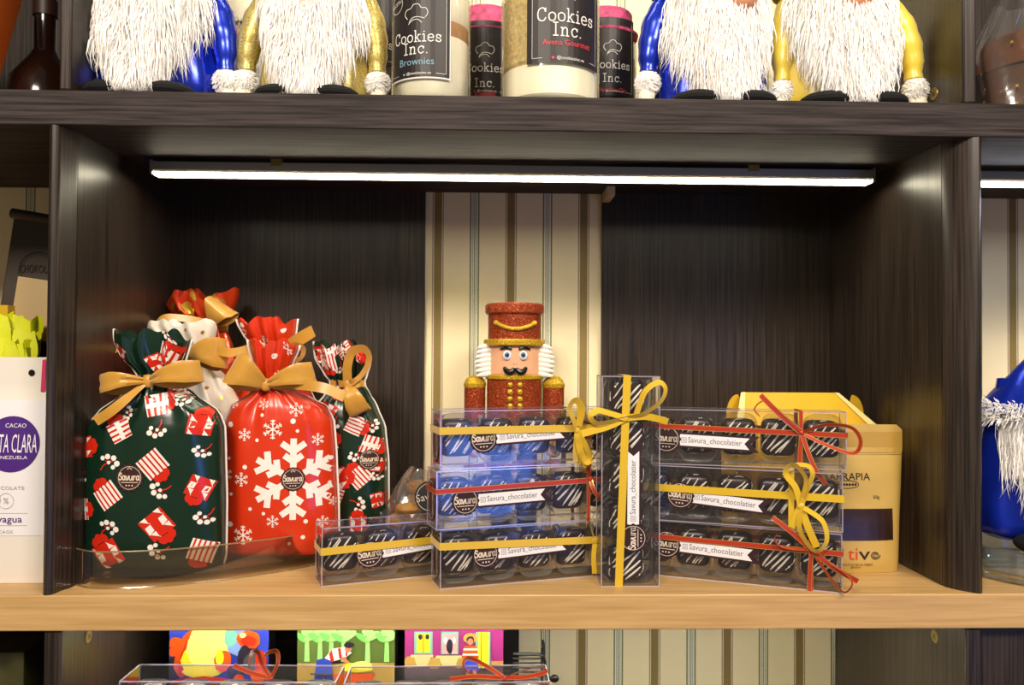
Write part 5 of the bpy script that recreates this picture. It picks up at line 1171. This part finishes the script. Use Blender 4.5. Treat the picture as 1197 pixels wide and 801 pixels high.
# two clear gift boxes lying in front
def clear_low(short, label, A, B, ang, Zt, ribbon_px):
    Va = Pz(A[0], A[1], Zt); zt = Zt; hgt = .0572; W = B
    t = thing('chocolate_box', label, 'box', (Va.x, Va.y, zt-hgt), ang, 'clear gift boxes of drizzled chocolates')
    MB().box(0,W,0,.044,0,hgt).build('clear_shell', CLEAR, t, smooth=False)
    e = MB(); r = .0006
    for y in (0,.044):
        for z in (0,hgt): e.box(0,W,y-r,y+r,z-r,z+r)
    for x in (0,W):
        for z in (0,hgt): e.box(x-r,x+r,0,.044,z-r,z+r)
        for y in (0,.044): e.box(x-r,x+r,y-r,y+r,0,hgt)
    e.build('folded_edges', EDGE, t, smooth=False)
    rb = MB(); zz = .035; g = .001; rb.strip([(-g,-g,zz),(W+g,-g,zz),(W+g,.045,zz),(-g,.045,zz),(-g,-g,zz)], .0056, [(0,0,1)]*5, 0, 1)
    ro = rb.build('ribbon', [RRIB, GTHR], t, smooth=False)
    Mi = Matrix.Rotation(-ang, 4, 'Z') @ Matrix.Translation(-Vector((Va.x, Va.y, zt-hgt))); k = Mi @ Pz(ribbon_px[0], ribbon_px[1], zt); x = k.x
    bm = MB(); kz = hgt+.002; kc = (x, -.002+.008, kz)
    for pts in ([(0,0,0),(-.010,.004,.012),(-.016,.010,.022),(-.024,.012,.020),(-.022,.004,.006),(-.008,0,.001),(0,0,0)] if ribbon_px[2] == 0 else [(0,0,0),(-.018,.0,.012),(-.036,.004,.019),(-.042,.006,.012),(-.036,.004,.004),(-.012,0,.001),(0,0,0)],
                [(0,0,0),(.006,.004,.014),(.003,.008,.024),(-.008,.008,.020),(-.006,.004,.008),(0,0,0)] if ribbon_px[2] == 0 else [(0,0,0),(.018,.002,.006),(.036,.004,.009),(.042,.004,.004),(.024,0,.001),(0,0,0)],
                [(0,0,0),(-.018,-.003,.006),(-.036,-.004,.014)] if ribbon_px[2] == 0 else [(0,0,0),(-.03,-.003,.003),(-.055,-.004,.001)]):
        sm_ = cr([(kc[0]+a,kc[1]+b_,kc[2]+c) for a, b_, c in pts], 7); dirs = []
        for i in range(len(sm_)):
            tg = (Vector(sm_[min(i+1,len(sm_)-1)])-Vector(sm_[max(i-1,0)])).normalized(); pr = Vector((0,1,0)).cross(tg); 
            if pr.length < .1: pr = Vector((0,0,1))
            pr.normalize(); bi = tg.cross(pr); dirs.append(pr*.6+bi*.8)
        bm.strip(sm_, .005, dirs, 0, 1)
    bm.ell(kc, (.003,.003,.002), 10); bm.build('bow', [RRIB, GTHR], ro, sharp=80, smooth=True)
    nth = ['first','second','third','fourth','fifth']; r3 = Matrix.Rotation(ang, 4, 'Z')
    for k in range(5):
        wp = Vector((Va.x,Va.y,zt-hgt))+(r3 @ Vector((W*(k+.5)/5,.0235,.0106))); put_choc(wp, ang, f'white-drizzled dark chocolate, {nth[k]} from left, {short}', 'drizzled chocolates in clear gift boxes')
    # card pile that lifts it
    p = thing('card_carton', 'plain black carton under the '+short, 'box', (Va.x, Va.y, RISER), ang)
    MB().box(.002,W-.002,.002,.042,.0003,zt-hgt-RISER-.0003).build('carton', BLKC, p, smooth=False)
clear_low('left box below the oak shelf', 'clear box with coppery red bow, left one below the oak shelf', (140,797), .215, deg(-1.5), -.100, (315,797,0))
clear_low('right box below the oak shelf', 'clear box with coppery red bow, right one below the oak shelf', (402,800), .205, deg(1), -.100, (590,799,1))
# dark olive picture board in the lower left bay
OLV = mat('olive_board', (70,68,36), .5, var=.5, vscale=25)
b = P(20,780,.06); t = thing('olive_canister', 'dark olive mottled carton in the shadowed lower left bay', 'box', (b.x-.03,.08,-.4778)); zt = P(20,763,.05).z+.4778
MB().box(-.09,.042,-.03,.05,.0005,zt).build('carton', OLV, t, smooth=False, bevel=.001)
for o in bpy.data.objects:
    if 'label' in o.keys() and not o.parent:
        n = len(o['label'].split())
        if n > 16 or n < 4: print('LABEL', n, o['label'])
for k, p in enumerate(PROTO):
    if k not in used:
        for c in list(p.children_recursive): bpy.data.objects.remove(c)
        bpy.data.objects.remove(p)
